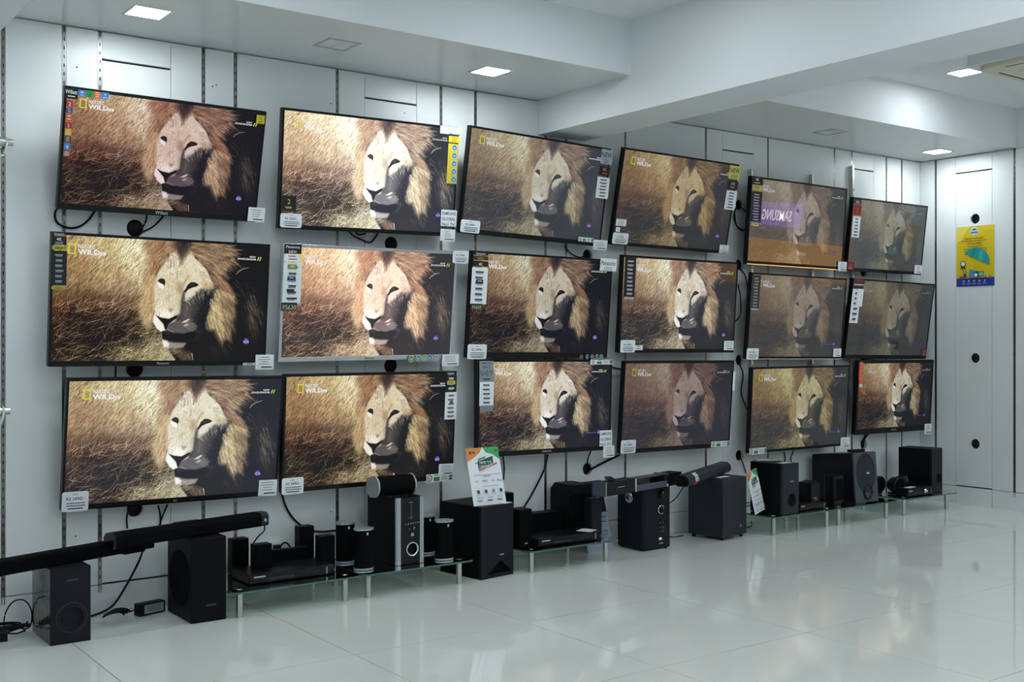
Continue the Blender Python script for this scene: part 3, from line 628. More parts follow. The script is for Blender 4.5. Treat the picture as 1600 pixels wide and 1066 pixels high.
POSE = {11: (1.9783, 2.3424, .17, 1.0380, .5762, .2521, -.0061, -.0014), 12: (3.1887, 2.3585, .17, 1.1436, .5759, .1203, -.0188, .0131), 13: (4.4011, 2.3775, .17, 1.1519, .5701, .1486, .0100, -.0226),
        14: (5.6427, 2.3777, .17, 1.1373, .5799, .2006, .0030, -.0094), 15: (6.9546, 2.3035, .17, 1.1364, .5784, .0762, .0004, -.0043), 16: (8.1045, 2.2695, .17, 1.0274, .5800, .1171, -.0008, -.0006),
        21: (1.9733, 1.6000, .17, 1.1305, .5807, .0865, .0016, -.0051), 22: (3.1842, 1.6125, .17, 1.1438, .5735, .1231, .0033, .0086), 23: (4.4357, 1.6213, .17, 1.1466, .5769, .0861, .0007, -.0078),
        24: (5.6747, 1.6511, .17, 1.1455, .5823, .0667, .0045, -.0036), 25: (6.9505, 1.5839, .17, 1.1282, .5776, .0849, .0039, -.0083), 26: (8.1398, 1.5764, .17, 1.1337, .5772, .1318, .0015, -.0124),
        31: (2.0418, .8850, .17, 1.1331, .5840, .1471, -.0139, -.0085), 32: (3.1909, .8897, .17, 1.1263, .5826, .0710, -.0030, .0012), 33: (4.4709, .9769, .17, 1.0810, .5624, .0206, -.0208, -.0087),
        34: (5.6592, .9426, .17, 1.0800, .5897, .0726, -.0014, -.0079), 35: (6.9844, .8789, .17, 1.1441, .5674, .0566, -.0112, .0025), 36: (8.2038, .9343, .17, 1.0492, .5817, .0575, -.0033, -.0046)}
# crop origin and scale in which the stickers of each screen were measured
CROP = {11: (80, 120, 4.443), 12: (420, 150, 4.443), 13: (700, 180, 4.846), 14: (940, 220, 5.6125), 15: (1140, 260, 6.27), 16: (1300, 290, 7.105), 21: (60, 350, 4.21), 22: (420, 360, 4.634), 23: (710, 370, 5.075),
        24: (940, 385, 5.92), 25: (1140, 410, 6.66), 26: (1300, 420, 7.105), 31: (80, 575, 4.21), 32: (420, 560, 4.634), 33: (710, 545, 5.61), 34: (940, 550, 5.92), 35: (1140, 555, 6.46), 36: (1300, 550, 7.105)}
# gain (r, g, b), gamma, lift (r, g, b), bezel l r t b, brand word, frame colour, mirror roughness, label
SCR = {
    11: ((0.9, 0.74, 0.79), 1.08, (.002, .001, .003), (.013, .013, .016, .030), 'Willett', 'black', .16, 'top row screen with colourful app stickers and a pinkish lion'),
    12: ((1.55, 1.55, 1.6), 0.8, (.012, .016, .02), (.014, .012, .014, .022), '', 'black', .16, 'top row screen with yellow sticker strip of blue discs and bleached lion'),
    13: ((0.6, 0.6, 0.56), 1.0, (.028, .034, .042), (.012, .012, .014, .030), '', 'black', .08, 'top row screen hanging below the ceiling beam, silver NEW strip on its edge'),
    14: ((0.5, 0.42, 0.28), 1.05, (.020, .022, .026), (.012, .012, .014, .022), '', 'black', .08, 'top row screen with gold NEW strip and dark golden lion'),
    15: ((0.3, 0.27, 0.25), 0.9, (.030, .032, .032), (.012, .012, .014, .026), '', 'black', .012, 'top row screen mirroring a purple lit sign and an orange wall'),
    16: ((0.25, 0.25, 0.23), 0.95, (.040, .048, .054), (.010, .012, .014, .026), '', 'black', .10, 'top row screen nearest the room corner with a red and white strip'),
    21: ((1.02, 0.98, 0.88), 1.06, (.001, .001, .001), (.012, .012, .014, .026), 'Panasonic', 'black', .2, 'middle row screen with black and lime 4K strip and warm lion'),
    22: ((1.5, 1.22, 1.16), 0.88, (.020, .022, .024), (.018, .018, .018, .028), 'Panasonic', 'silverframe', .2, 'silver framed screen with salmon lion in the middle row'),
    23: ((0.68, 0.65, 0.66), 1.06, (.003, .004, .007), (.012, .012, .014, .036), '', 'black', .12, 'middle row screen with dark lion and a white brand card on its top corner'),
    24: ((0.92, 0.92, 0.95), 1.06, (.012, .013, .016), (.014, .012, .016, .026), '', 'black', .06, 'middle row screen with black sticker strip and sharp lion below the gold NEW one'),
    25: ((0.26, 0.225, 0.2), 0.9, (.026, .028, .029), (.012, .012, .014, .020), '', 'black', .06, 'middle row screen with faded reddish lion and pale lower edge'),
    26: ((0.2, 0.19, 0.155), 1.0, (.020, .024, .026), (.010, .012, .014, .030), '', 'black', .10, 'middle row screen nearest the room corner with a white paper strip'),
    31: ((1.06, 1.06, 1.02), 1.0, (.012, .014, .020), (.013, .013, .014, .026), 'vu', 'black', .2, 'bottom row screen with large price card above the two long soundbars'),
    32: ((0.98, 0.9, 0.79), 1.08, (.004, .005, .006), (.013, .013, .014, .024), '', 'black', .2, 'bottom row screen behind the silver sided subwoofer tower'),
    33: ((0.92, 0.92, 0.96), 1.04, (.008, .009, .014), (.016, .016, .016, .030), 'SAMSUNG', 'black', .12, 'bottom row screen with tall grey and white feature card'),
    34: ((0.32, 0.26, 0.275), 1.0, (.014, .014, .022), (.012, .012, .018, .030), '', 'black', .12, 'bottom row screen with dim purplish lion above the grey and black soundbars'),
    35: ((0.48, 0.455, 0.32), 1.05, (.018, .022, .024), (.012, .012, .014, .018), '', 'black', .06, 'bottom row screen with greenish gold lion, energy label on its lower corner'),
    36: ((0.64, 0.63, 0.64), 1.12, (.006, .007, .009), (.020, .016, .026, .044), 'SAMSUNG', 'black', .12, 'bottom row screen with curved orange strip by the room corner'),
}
K_, W_, G_ = (22, 24, 26), (214, 222, 230), (120, 126, 130)
# stickers: (part name, [segments (x0, y0, x1, y1, colour, words, ink, micro lines)]) in crop pixels, corners top-left and bottom-right as they appear
def price(x0, y0, x1, y1, w='RS 2490/-'): return ('price_tag', 'P', x0, y0, x1, y1, w)
def note(x0, y0, x1, y1): return ('note_card', 'N', x0, y0, x1, y1, '')
def energy(x0, y0, x1, y1): return ('energy_label', 'E', x0, y0, x1, y1, '')
def strip(*segs): return ('feature_strip', 'S', segs)
STK = {
    11: [strip((95, 70, 183, 158, (18, 16, 20), ['Willett'], (230, 230, 230), 1)), strip((190, 88, 240, 140, (66, 120, 186), ['4K'], W_, 2)), strip((245, 93, 292, 146, (36, 134, 74), ['2'], (20, 80, 44), 0)), strip((297, 100, 345, 153, (206, 90, 44), [], W_, 3)),
         strip((350, 106, 397, 158, (60, 124, 190), ['9'], W_, 1)), strip((106, 160, 148, 212, (176, 52, 46), ['2'], W_, 0)), strip((103, 214, 144, 254, (52, 60, 118), [], W_, 3)), strip((100, 258, 142, 312, (206, 92, 44), [], W_, 2)), strip((97, 314, 138, 358, (160, 46, 44), ['2'], W_, 0)),
         strip((94, 360, 136, 408, (206, 170, 70), [], (230, 200, 110), 2)), strip((90, 410, 132, 455, (70, 48, 56), [], W_, 3)), strip((86, 458, 128, 510, (64, 126, 190), ['9'], W_, 0)), strip((83, 512, 124, 552, (190, 110, 70), [], W_, 3)),
         strip((1423, 263, 1474, 328, (206, 192, 46), ['2'], (60, 54, 16), 1)), note(1366, 902, 1472, 1008)],
    12: [strip((1192, 206, 1328, 274, (238, 242, 246), ['TV'], (50, 70, 120), 2), (1250, 258, 1328, 274, (62, 120, 180), [], W_, 1), (1250, 276, 1326, 328, (220, 196, 44), [], (90, 80, 30), 3), (1246, 328, 1300, 612, (216, 192, 44), [], W_, 0)), ('disc_row', 'D', [(1288, 360), (1286, 415), (1284, 470), (1282, 525), (1279, 580)], 25, [(42, 132, 190)]*5),
         strip((84, 687, 186, 804, (52, 52, 40), [], (190, 176, 96), 0), (92, 694, 180, 798, (18, 22, 20), ['2'], (200, 184, 110), 1)), price(77, 812, 222, 918, 'RS 2420/-'), strip((1192, 788, 1294, 908, (238, 242, 246), ['SAMSUNG', 'GLOBAL', 'No1 TV'], (34, 36, 40), 0)), note(1186, 922, 1284, 1010)],
    13: [strip((1166, 254, 1238, 378, (176, 184, 200), ['NEW'], (24, 24, 30), 3), (1152, 380, 1218, 462, (18, 22, 20), ['4K'], (220, 150, 80), 1), (1132, 464, 1206, 636, (238, 242, 246), [], (60, 64, 70), 6)), price(97, 787, 233, 898), energy(985, 920, 1094, 964), note(1098, 940, 1194, 1024)],
    14: [strip((1126, 212, 1206, 344, (216, 212, 110), ['NEW'], (24, 24, 20), 3), (1114, 346, 1188, 430, (18, 26, 24), ['HD'], (200, 210, 150), 1), (1096, 432, 1164, 610, (238, 242, 246), [], (60, 64, 70), 6)), price(99, 802, 222, 912), strip((126, 682, 206, 750, (238, 242, 246), [], (90, 94, 100), 4)), strip((122, 756, 152, 798, (238, 242, 246), ['9'], (50, 54, 60), 0)), note(1032, 910, 1100, 988)],
    15: [strip((220, 92, 325, 188, (18, 18, 22), ['4K'], W_, 1), (226, 190, 318, 236, (206, 206, 84), [], (110, 110, 40), 1), (212, 240, 302, 548, (26, 22, 36), [], (190, 180, 214), 10), (206, 552, 278, 588, (200, 204, 110), [], (110, 110, 60), 1)), note(1060, 932, 1137, 1030)],
    16: [strip((250, 146, 322, 212, (22, 20, 24), ['HD'], (206, 206, 210), 0), (244, 212, 318, 330, (150, 34, 30), ['1'], (224, 120, 60), 0), (236, 338, 296, 580, (238, 242, 246), [], (70, 74, 80), 6)), strip((170, 846, 236, 938, (150, 34, 40), ['1'], W_, 1)), note(915, 882, 992, 980)],
    21: [strip((89, 50, 185, 76, (16, 16, 18), ['Panasonic'], W_, 0), (89, 76, 184, 140, (20, 22, 24), ['4K'], W_, 2), (89, 142, 184, 172, (160, 168, 52), ['NEW'], (30, 34, 18), 0), (86, 174, 182, 405, (22, 26, 30), [], (150, 156, 160), 6), (84, 408, 178, 432, (168, 172, 60), ['GX500'], (60, 62, 24), 0)), note(1427, 860, 1543, 956), strip((1342, 913, 1425, 929, (196, 198, 200), [], (60, 60, 60), 1))],
    22: [strip((115, 96, 235, 172, (18, 18, 20), ['Panasonic', 'NEW'], W_, 0), (111, 174, 231, 228, (238, 242, 246), [], (150, 60, 56), 2), (108, 230, 226, 530, (238, 242, 246), [], (40, 56, 60), 6), (94, 522, 200, 584, (40, 50, 34), ['FS630'], (190, 196, 180), 0)), strip((135, 246, 200, 282, (150, 150, 60), [], W_, 1)), strip((132, 332, 190, 362, (40, 70, 120), [], W_, 1)), strip((126, 424, 180, 442, (30, 36, 40), [], W_, 0)),
         price(1330, 145, 1437, 241), note(1252, 898, 1368, 978), ('disc_row', 'D', [(1025, 930), (1078, 925), (1120, 925), (1158, 922), (1200, 925)], 29, [(120, 150, 60), (120, 140, 150), (130, 176, 90), (90, 130, 180), (150, 150, 140)])],
    23: [strip((153, 114, 268, 150, (18, 18, 20), ['Panasonic'], W_, 0), (151, 150, 267, 190, (60, 50, 30), ['NEW'], (170, 150, 90), 0), (150, 190, 266, 240, (28, 16, 18), ['4K'], W_, 0), (140, 242, 250, 536, (238, 242, 246), [], (50, 60, 66), 6), (133, 530, 214, 580, (44, 50, 34), ['FS650'], (180, 186, 170), 0)), strip((168, 338, 224, 372, (40, 50, 56), [], W_, 1)), price(103, 852, 248, 970),
         strip((1154, 168, 1278, 276, (238, 242, 246), ['Panasonic'], (28, 28, 34), 4)), ('disc_row', 'D', [(1000, 955), (1046, 952), (1086, 950), (1122, 948), (1156, 948)], 23, [(44, 70, 40), (70, 90, 100), (80, 110, 110), (90, 120, 130), (110, 120, 110)])],
    24: [strip((218, 96, 304, 468, (24, 26, 26), [], (196, 202, 206), 9), (208, 470, 290, 488, (190, 196, 200), [], K_, 1)), strip((303, 916, 374, 960, (238, 242, 246), [], (50, 70, 80), 2)), price(172, 867, 302, 982), note(1128, 874, 1212, 960)],
    25: [strip((236, 130, 303, 480, (54, 58, 60), [], (160, 166, 168), 10), (216, 480, 294, 495, (190, 196, 198), [], K_, 0)), price(176, 894, 292, 1010), note(1076, 896, 1152, 982)],
    26: [strip((246, 104, 360, 170, (90, 40, 36), [], (120, 60, 54), 1), (244, 170, 350, 186, (206, 206, 210), [], (170, 40, 40), 0), (242, 186, 346, 226, (44, 44, 48), [], W_, 0), (232, 222, 280, 604, (238, 242, 246), [], (60, 64, 72), 6)), strip((280, 222, 326, 420, (238, 242, 246), [], (60, 64, 72), 0)), strip((998, 896, 1034, 968, (150, 36, 40), ['1'], W_, 1))],
    31: [price(72, 820, 242, 938), note(1366, 740, 1479, 836)],
    32: [strip((1281, 96, 1358, 124, (20, 22, 24), ['NEW'], W_, 0), (1281, 124, 1357, 244, (20, 22, 24), [], W_, 3), (1277, 246, 1354, 440, (238, 242, 246), [], (70, 74, 80), 6)), strip((1288, 162, 1346, 188, (206, 190, 60), ['HD'], K_, 0)), strip((1308, 306, 1330, 324, (60, 110, 50), [], W_, 0)), price(92, 870, 246, 976), energy(1136, 842, 1326, 884), note(1225, 766, 1328, 840)],
    33: [strip((220, 108, 342, 172, (148, 156, 162), ['SAMSUNG', 'SERIES 5'], (40, 44, 50), 0), (220, 172, 341, 292, (140, 148, 154), ['Full HD TV'], (40, 44, 50), 1), (220, 292, 340, 500, (238, 242, 246), [], (50, 54, 60), 5), (220, 500, 338, 548, (128, 136, 142), [], W_, 0)), energy(1190, 96, 1384, 138), strip((1269, 718, 1375, 850, (238, 242, 246), ['SAMSUNG', 'GLOBAL', 'No1 TV'], (34, 36, 40), 0)), note(1300, 853, 1394, 948)],
    34: [price(180, 820, 312, 934), energy(1013, 832, 1180, 872), strip((1216, 180, 1224, 356, (238, 242, 246), [], W_, 0))],
    35: [energy(198, 946, 370, 994), note(1120, 833, 1207, 930)],
    36: [('curved_strip', 'C', [(310, 110), (300, 200), (297, 280), (302, 360), (318, 420), (345, 470)], 38, (226, 104, 62)), strip((300, 357, 337, 392, (214, 218, 220), [], W_, 0)), note(1027, 800, 1100, 908)],
}
BRIGHT = {11: 1, 12: 1, 13: .8, 14: .7, 15: .5, 16: .22, 21: 1, 22: 1, 23: .85, 24: .8, 25: .55, 26: .22, 31: 1, 32: 1, 33: .9, 34: .55, 35: .6, 36: .4}
def screen(n):
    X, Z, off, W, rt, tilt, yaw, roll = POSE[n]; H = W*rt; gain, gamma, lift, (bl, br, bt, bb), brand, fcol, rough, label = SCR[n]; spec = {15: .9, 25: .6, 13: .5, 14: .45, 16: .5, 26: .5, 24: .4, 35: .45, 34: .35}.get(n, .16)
    t = thing('wall_mounted_tv', label, 'television', (X, YB-off, Z), 0, 'televisions on the screen wall'); t.rotation_mode = 'YXZ'; t.rotation_euler = (tilt, -roll, yaw)
    Mx = Matrix.Translation((X, YB-off, Z)) @ Matrix.Rotation(yaw, 4, 'Z') @ Matrix.Rotation(tilt, 4, 'X') @ Matrix.Rotation(-roll, 4, 'Y'); inv = Mx.inverted()
    fm = M[fcol]
    mb = MB(); ring(mb, W, H, bl, br, bt, bb, 0, .038, fm); mb.obj('bezel', t, bevel=.002)
    if fcol == 'black': MB().box(-W*.5+.004, W*.5-.004, -.0015, .004, -H/2-.0015, -H/2+.004, M['chrome'] if n in (25, 15) else M['gloss']).obj('lower_lip', t)
    mb = MB().box(-W/2+.004, W/2-.004, .030, .040, -H/2+.004, H/2-.004, M['black'])
    mb.add([(-W*.42, .04, -H*.40), (W*.42, .04, -H*.40), (W*.42, .04, H*.30), (-W*.42, .04, H*.30), (-W*.38, .066, -H*.36), (W*.38, .066, -H*.36), (W*.38, .066, H*.22), (-W*.38, .066, H*.22)], [(4, 5, 6, 7), (0, 1, 5, 4), (1, 2, 6, 5), (2, 3, 7, 6), (3, 0, 4, 7)], M['black'])
    mb.obj('back_shell', t)
    br_ = MB(); wl = inv @ Vector((X, YB, Z)); inc = math.tan(tilt)
    for sx in (-.16, .16): br_.box(sx-.015, sx+.015, .058, .074, -.2, .16, M['black'])
    br_.box(-.22, .22, .07, .085, -.05, -.02, M['black']); br_.box(-.22, .22, .07, .085, .03, .06, M['black'])
    br_.box(-.05, .05, .07, wl.y-.004, -.04, .05, M['black']); br_.obj('wall_bracket', t)
    sw, sh = W-bl-br, H-bt-bb; sx0, sz1 = -W/2+bl, H/2-bt
    sc = bpy.data.objects.new('screen', PIX); COL.objects.link(sc); sc.parent = t; sc.location = (sx0+sw/2, .003, sz1-sh/2); sc.scale = (sw, 1, sh)
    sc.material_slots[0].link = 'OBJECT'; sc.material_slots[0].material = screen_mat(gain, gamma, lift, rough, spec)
    far = n % 10 >= 5 or n in (33, 34)
    for k, me in enumerate((CAP[0], CAP[1], CAP[3] if far else CAP[2])):
        if n == 34 and k == 2: continue
        o = bpy.data.objects.new(me.name, me); COL.objects.link(o); o.parent = sc; o.location = (-.5, -.0004, .5); o.scale = (1, 1, 1/.5625)
        q = BRIGHT[n]; o.color = (q, q, q*(1.0 if n % 10 < 5 else 1.15), 1)
    if brand:
        p = Print(); big = {'Panasonic': .012, 'vu': .016, 'SAMSUNG': .012, 'Willett': .017}[brand]; p.text(brand, 0, -H/2+(bb-big)/2, big, (190, 196, 200) if fcol == 'black' else (60, 62, 66)); p.obj('brand_logo', t, (0, -.0006, 0))
    ox, oy, s = CROP[n]; pn = Mx.to_3x3() @ Vector((0, -1, 0)); p0 = Mx @ Vector((0, -.001, 0))
    def loc(x, y):
        d = Vector(ray(ox+x/s, oy+y/s)); k = (p0-Vector(CAM)).dot(pn)/d.dot(pn); q = inv @ (Vector(CAM)+d*k); return q.x, q.z
    ydeep = -.0014
    for i, st in enumerate(STK[n]):
        p = Print(.0002); nm, kind = st[0], st[1]; y = ydeep
        if kind == 'S':
            for (x0, y0, x1, y1, c, ws, ic, nl) in st[2]:
                (a, z1), (b, z0) = loc(x0, y0), loc(x1, y1); p.rect(a, z0, b, z1, c); h = z1-z0; w_ = b-a
                rows = len(ws)+nl
                if not rows: continue
                if ws and nl: hz = h*.62/len(ws)
                else: hz = h/max(len(ws), 1)
                for k, t_ in enumerate(ws): p.text(t_, (a+b)/2, z1-h*.04-hz*(k+.80), hz*.58, ic, 'c', w_*.88)
                if nl:
                    top = z1-hz*len(ws)-h*.04 if ws else z1-h*.06; g = (top-z0)/(nl+.2)
                    for k in range(nl):
                        zz = top-g*(k+.25); p.rect(a+w_*(.2+.1*random.random()), zz-g*.28, b-w_*(.2+.12*random.random()), zz, ic)
                        if g > .02: p.rect(a+w_*.28, zz-g*.46, b-w_*.3, zz-g*.36, ic)
        elif kind in 'PN':
            (a, z1), (b, z0) = loc(st[2], st[3]), loc(st[4], st[5]); w_, h = b-a, z1-z0; m_ = MB()
            if kind == 'P':
                pts = rrect(a, b, z0, z1, .012); p.poly(pts, (236, 241, 247)); p.text('NOW', (a+b)/2, z1-h*.18, h*.07, (60, 70, 90)); p.text(st[6], (a+b)/2, z1-h*.44, h*.17, (26, 30, 40), 'c', w_*.66)
                p.lines(a+w_*.14, b-w_*.1, z1-h*.56, h*.045, 2, h*.12, (70, 78, 96), .1); p.lines(a+w_*.2, b-w_*.18, z1-h*.82, h*.06, 1, h*.1, (50, 56, 66), .1)
                p.rect(a+w_*.08, z0+h*.24, b-w_*.06, z0+h*.25, (140, 150, 160))
            else:
                q = (i*37+n*13) % 7*.004-.012
                p.poly([(a, z0+q*w_), (b, z0-q*w_), (b+q*h, z1-q*w_), (a+q*h, z1+q*w_)], (238, 242, 245)); p.lines(a+w_*.12, b-w_*.15, z1-h*.16, h*.035, 4, h*.15, (110, 120, 140), .6); p.lines(a+w_*.3, b-w_*.08, z0+h*.2, h*.075, 1, h*.1, (40, 44, 52), .1)
        elif kind == 'E':
            (a, z1), (b, z0) = loc(st[2], st[3]), loc(st[4], st[5]); w_, h = b-a, z1-z0; p.rect(a, z0, b, z1, (234, 240, 238)); p.disc(a+w_*.12, z0+h*.5, h*.42, (176, 76, 56)); p.disc(a+w_*.12, z0+h*.5, h*.3, (226, 216, 206)); p.text('4K', a+w_*.12, z0+h*.36, h*.26, (120, 40, 36))
            p.rect(a+w_*.28, z0+h*.12, a+w_*.50, z0+h*.62, (60, 136, 76)); p.lines(a+w_*.28, a+w_*.52, z0+h*.9, h*.1, 1, .1, (90, 120, 100)); p.lines(a+w_*.56, a+w_*.8, z0+h*.8, h*.08, 3, h*.22, (120, 140, 140)); p.rect(a+w_*.85, z0+h*.15, b-w_*.02, z0+h*.85, (60, 90, 120)); p.text('TV', a+w_*.915, z0+h*.3, h*.3, W_)
        elif kind == 'D':
            for (x, yy), c in zip(st[2], st[4]):
                a, z = loc(x, yy); b = st[3]/s/270*.92; p.disc(a, z, b, (196, 204, 206)); p.disc(a, z, b*.84, c); p.rect(a-b*.4, z-b*.12, a+b*.4, z+b*.12, (206, 220, 226)); p.rect(a-b*.3, z-b*.4, a+b*.3, z-b*.28, (190, 206, 212))
        elif kind == 'C':
            L = [loc(x, yy) for x, yy in st[2]]; R = [loc(x+st[3], yy+4) for x, yy in st[2]]; yl = p.lay()
            for k in range(len(L)-1): p.add([(L[k][0], yl, L[k][1]), (R[k][0], yl, R[k][1]), (R[k+1][0], yl, R[k+1][1]), (L[k+1][0], yl, L[k+1][1])], [(3, 2, 1, 0)], ink(st[4]))
            for k in range(len(L)-1): p.rect(L[k][0]+.018, L[k][1]-.022, L[k][0]+.024, L[k][1]-.006, (236, 180, 150))
        p.obj(nm, t, (0, y, 0)); ydeep -= p.d+.0001
    return t
TV = {n: screen(n) for n in POSE}
def cable(parent, pts, r=.0045, name='power_cord'):
    """a black cord along world points, kept as a part of the thing it feeds"""
    mb = MB().tube(spline(pts, 7), r, M['rubber'], 6); o = mb.obj(name); 
    bpy.context.view_layer.update(); o.parent = parent; o.matrix_parent_inverse = parent.matrix_world.inverted(); return o
def wp(y, *uv): return [tuple(at_y(u, v, y)) for u, v in uv]
yw = YB-.012
cable(TV[11], wp(yw, (100, 318), (88, 328), (86, 340), (92, 350), (108, 356), (124, 354), (138, 344), (148, 330)), .006); cable(TV[11], wp(yw, (263, 325), (255, 338), (242, 352), (226, 361), (216, 362))); cable(TV[11], wp(yw, (228, 325), (229, 342), (222, 356), (214, 359)))
cable(TV[12], wp(yw, (545, 360), (552, 368), (566, 375), (578, 379), (586, 372), (592, 362))); cable(TV[12], wp(yw, (556, 362), (560, 367), (572, 365)))
cable(TV[13], wp(yw, (882, 384), (892, 396), (905, 402), (914, 400))); cable(TV[14], wp(YB-.03, (1148, 300), (1148, 330), (1150, 350), (1158, 360), (1168, 358))); cable(TV[14], wp(yw, (1156, 322), (1166, 332), (1172, 345)))
cable(TV[15], wp(yw, (1158, 318), (1150, 326), (1147, 340), (1152, 354), (1164, 360), (1176, 358)), .005); cable(TV[24], wp(yw, (1156, 420), (1164, 430), (1168, 450), (1169, 480))); cable(TV[24], wp(yw, (1153, 445), (1157, 465), (1157, 490), (1149, 503)))
cable(TV[21], wp(yw, (181, 560), (181, 575), (180, 596))); cable(TV[34], wp(yw, (1155, 568), (1161, 585), (1158, 612), (1164, 632), (1172, 650)), .005); cable(TV[23], wp(yw, (602, 566), (608, 572), (612, 578)) if False else wp(yw, (945, 572), (962, 575), (976, 578)))
cable(TV[31], wp(yw, (201, 795), (198, 810), (199, 826))); cable(TV[31], wp(yw, (262, 788), (256, 802), (250, 818), (248, 830))); cable(TV[31], wp(yw, (247, 790), (250, 802), (251, 820))); cable(TV[32], wp(yw, (440, 770), (446, 790), (458, 810), (478, 826), (500, 831), (526, 829)), .006)
cable(TV[33], wp(yw, (786, 712), (788, 730), (787, 750))); cable(TV[33], wp(yw, (856, 710), (851, 732), (842, 752), (828, 778), (816, 797)), .006); cable(TV[33], wp(yw, (924, 704), (919, 716), (917, 728))); cable(TV[34], wp(YB-.02, (968, 711), (945, 722), (922, 734)), .008); cable(TV[34], wp(yw, (1156, 712), (1160, 722), (1166, 740)))
cable(TV[35], wp(yw, (1225, 706), (1227, 716), (1226, 722))); cable(TV[35], wp(yw, (1240, 704), (1236, 716), (1237, 726))); cable(TV[36], wp(yw, (1358, 676), (1352, 684), (1346, 692)), .008); cable(TV[36], wp(yw, (1352, 678), (1350, 690)), .006)
for n, (u, v) in {11: (211, 356), 21: (210, 577), 12: (611, 381), 22: (610, 572)}.items():      # black plugs pushed into the cable holes
    q = at_y(u, v, YB); o = MB().lathe((0, 0), 'y', [(0, -.012), (.03, -.011), (.042, -.004), (.0445, .012), (.044, .02)], M['rubber'], 24).obj('cable_plug'); o.location = (q[0], YB, q[2]); o.parent = wb

# ------------------------------------------------------------------ glass display stands
ZG = .145; ZT = .1425            # what stands on the glass rests on thin pads, a hair above the leg caps
def stand(cx, label):
    t = thing('glass_stand', label, 'stand', (cx, 5.585, 0), 0, 'low glass stands along the screen wall')
    mb = MB(); mb.prism(rrect(-.365, .365, -.27, .262, .045), 'z', ZT-.010, ZT, M['glassedge'], M['glass']); mb.obj('glass_top', t)
    for sx in (-.298, .298):
        for y in (-.195, .19):
            b = MB().cyl((sx, y), 'z', .0165, 0, ZT-.010, M['brushed'], 20); l = b.obj('leg', t)
            MB().lathe((sx, y), 'z', [(0, ZT+.0024), (.014, ZT+.0022), (.0165, ZT+.0012), (.0165, ZT+.0002)], M['chrome'], 18).obj('cap', l)
    return t
stand(2.545, 'low glass stand carrying the disc player and four small black speakers'); stand(3.282, 'low glass stand carrying the silver striped tower'); stand(4.40, 'low glass stand between the big black subwoofer and the knobbed one')
stand(6.594, 'low glass stand carrying the subwoofer with a remote and paper on top'); stand(7.33, 'low glass stand carrying the grey fronted subwoofer with an oval panel'); stand(8.16, 'low glass stand nearest the room corner')

# ------------------------------------------------------------------ loudspeakers
def cab(name, label, x, y, w, d, h, z=0, rz=0, cat='speaker', group=None):
    """Empty at the middle of the footprint; the front is local -Y"""
    return thing(name, label, cat, (x, y, z), math.radians(rz), group)
def cabinet(t, w, d, h, m, z0=0, y0=None, bev=.004, name='cabinet'):
    return MB().box(-w/2, w/2, -d/2 if y0 is None else y0, d/2, z0, h, m).obj(name, t, bevel=bev)
def port(t, x, z, y, R, r, m, ax='y', name='port', deep=.05):
    """flared bass port let into a face: rolled lip, throat and dark end"""
    s_ = 1
    if ax == 'y': MB().lathe((x, z), 'y', [(R, y+.001), (R*.97, y-.002), ((R+r)/2, y+.004), (r, y+.018), (r*.96, y+deep)], m, 32).lathe((x, z), 'y', [(r*.96, y+deep), (0, y+deep)], M['hole'], 32).obj(name, t)
def logo(t, x, z, w, h, y, c=(150, 154, 158), name='logo'):
    p = Print(); p.rect(-w/2, -h/2, w/2, h/2, c); 
    for k in range(5): p.rect(-w/2+w*(.17*k+.1), -h*.3, -w/2+w*(.17*k+.14), h*.5, (40, 42, 46))
    return p.obj(name, t, (x, y-.0006, z))
def baffle(t, w, h, y, m, cx, hz, r, z0=0):
    mb = MB(); holed(mb, -w/2, w/2, z0, h, [hz], m, cx, r, .02); o = mb.obj('front_panel', t, (0, y, 0)); return o
# left of the row: wrapped subwoofer
t = cab('subwoofer', 'black subwoofer with wrinkled plastic film on its side, under the leftmost soundbar', 1.424, 5.56, .178, .34, .35)
cabinet(t, .178, .34, .35, M['charcoal'], 0, -.15, .002); baffle(t, .178, .35, -.17, M['charcoal'], .004, .118, .052); port(t, .004, .118, -.17, .072, .047, M['slate'])
logo(t, .006, .292, .05, .006, -.17, (84, 90, 96))
mb = MB(); nx, nz = 14, 16
V = [(-.0905-.004*abs(math.sin(i*1.7+j*.6+math.sin(j*1.3)*2))*math.sin(PI*i/nx), -.165+.33*i/nx, .003+.344*j/nz) for j in range(nz+1) for i in range(nx+1)]
mb.add(V, [(j*(nx+1)+i, j*(nx+1)+i+1, (j+1)*(nx+1)+i+1, (j+1)*(nx+1)+i) for j in range(nz) for i in range(nx)], M['wrap'], True); mb.fix = False; mb.obj('plastic_film', t)
# side-firing subwoofer
t = cab('subwoofer', 'black subwoofer with a large round driver on its side, under the second soundbar', 2.088, 5.565, .182, .34, .42)
cabinet(t, .182, .34, .42, M['matte'], 0, None, .005)
MB().lathe((-.01, .205), 'x', [(0, -.094), (.06, -.0965), (.11, -.097), (.128, -.094), (.136, -.0965), (.139, -.0905)], M['fabric'], 40).obj('side_driver', t); logo(t, .012, .083, .05, .006, -.17, (96, 100, 104))
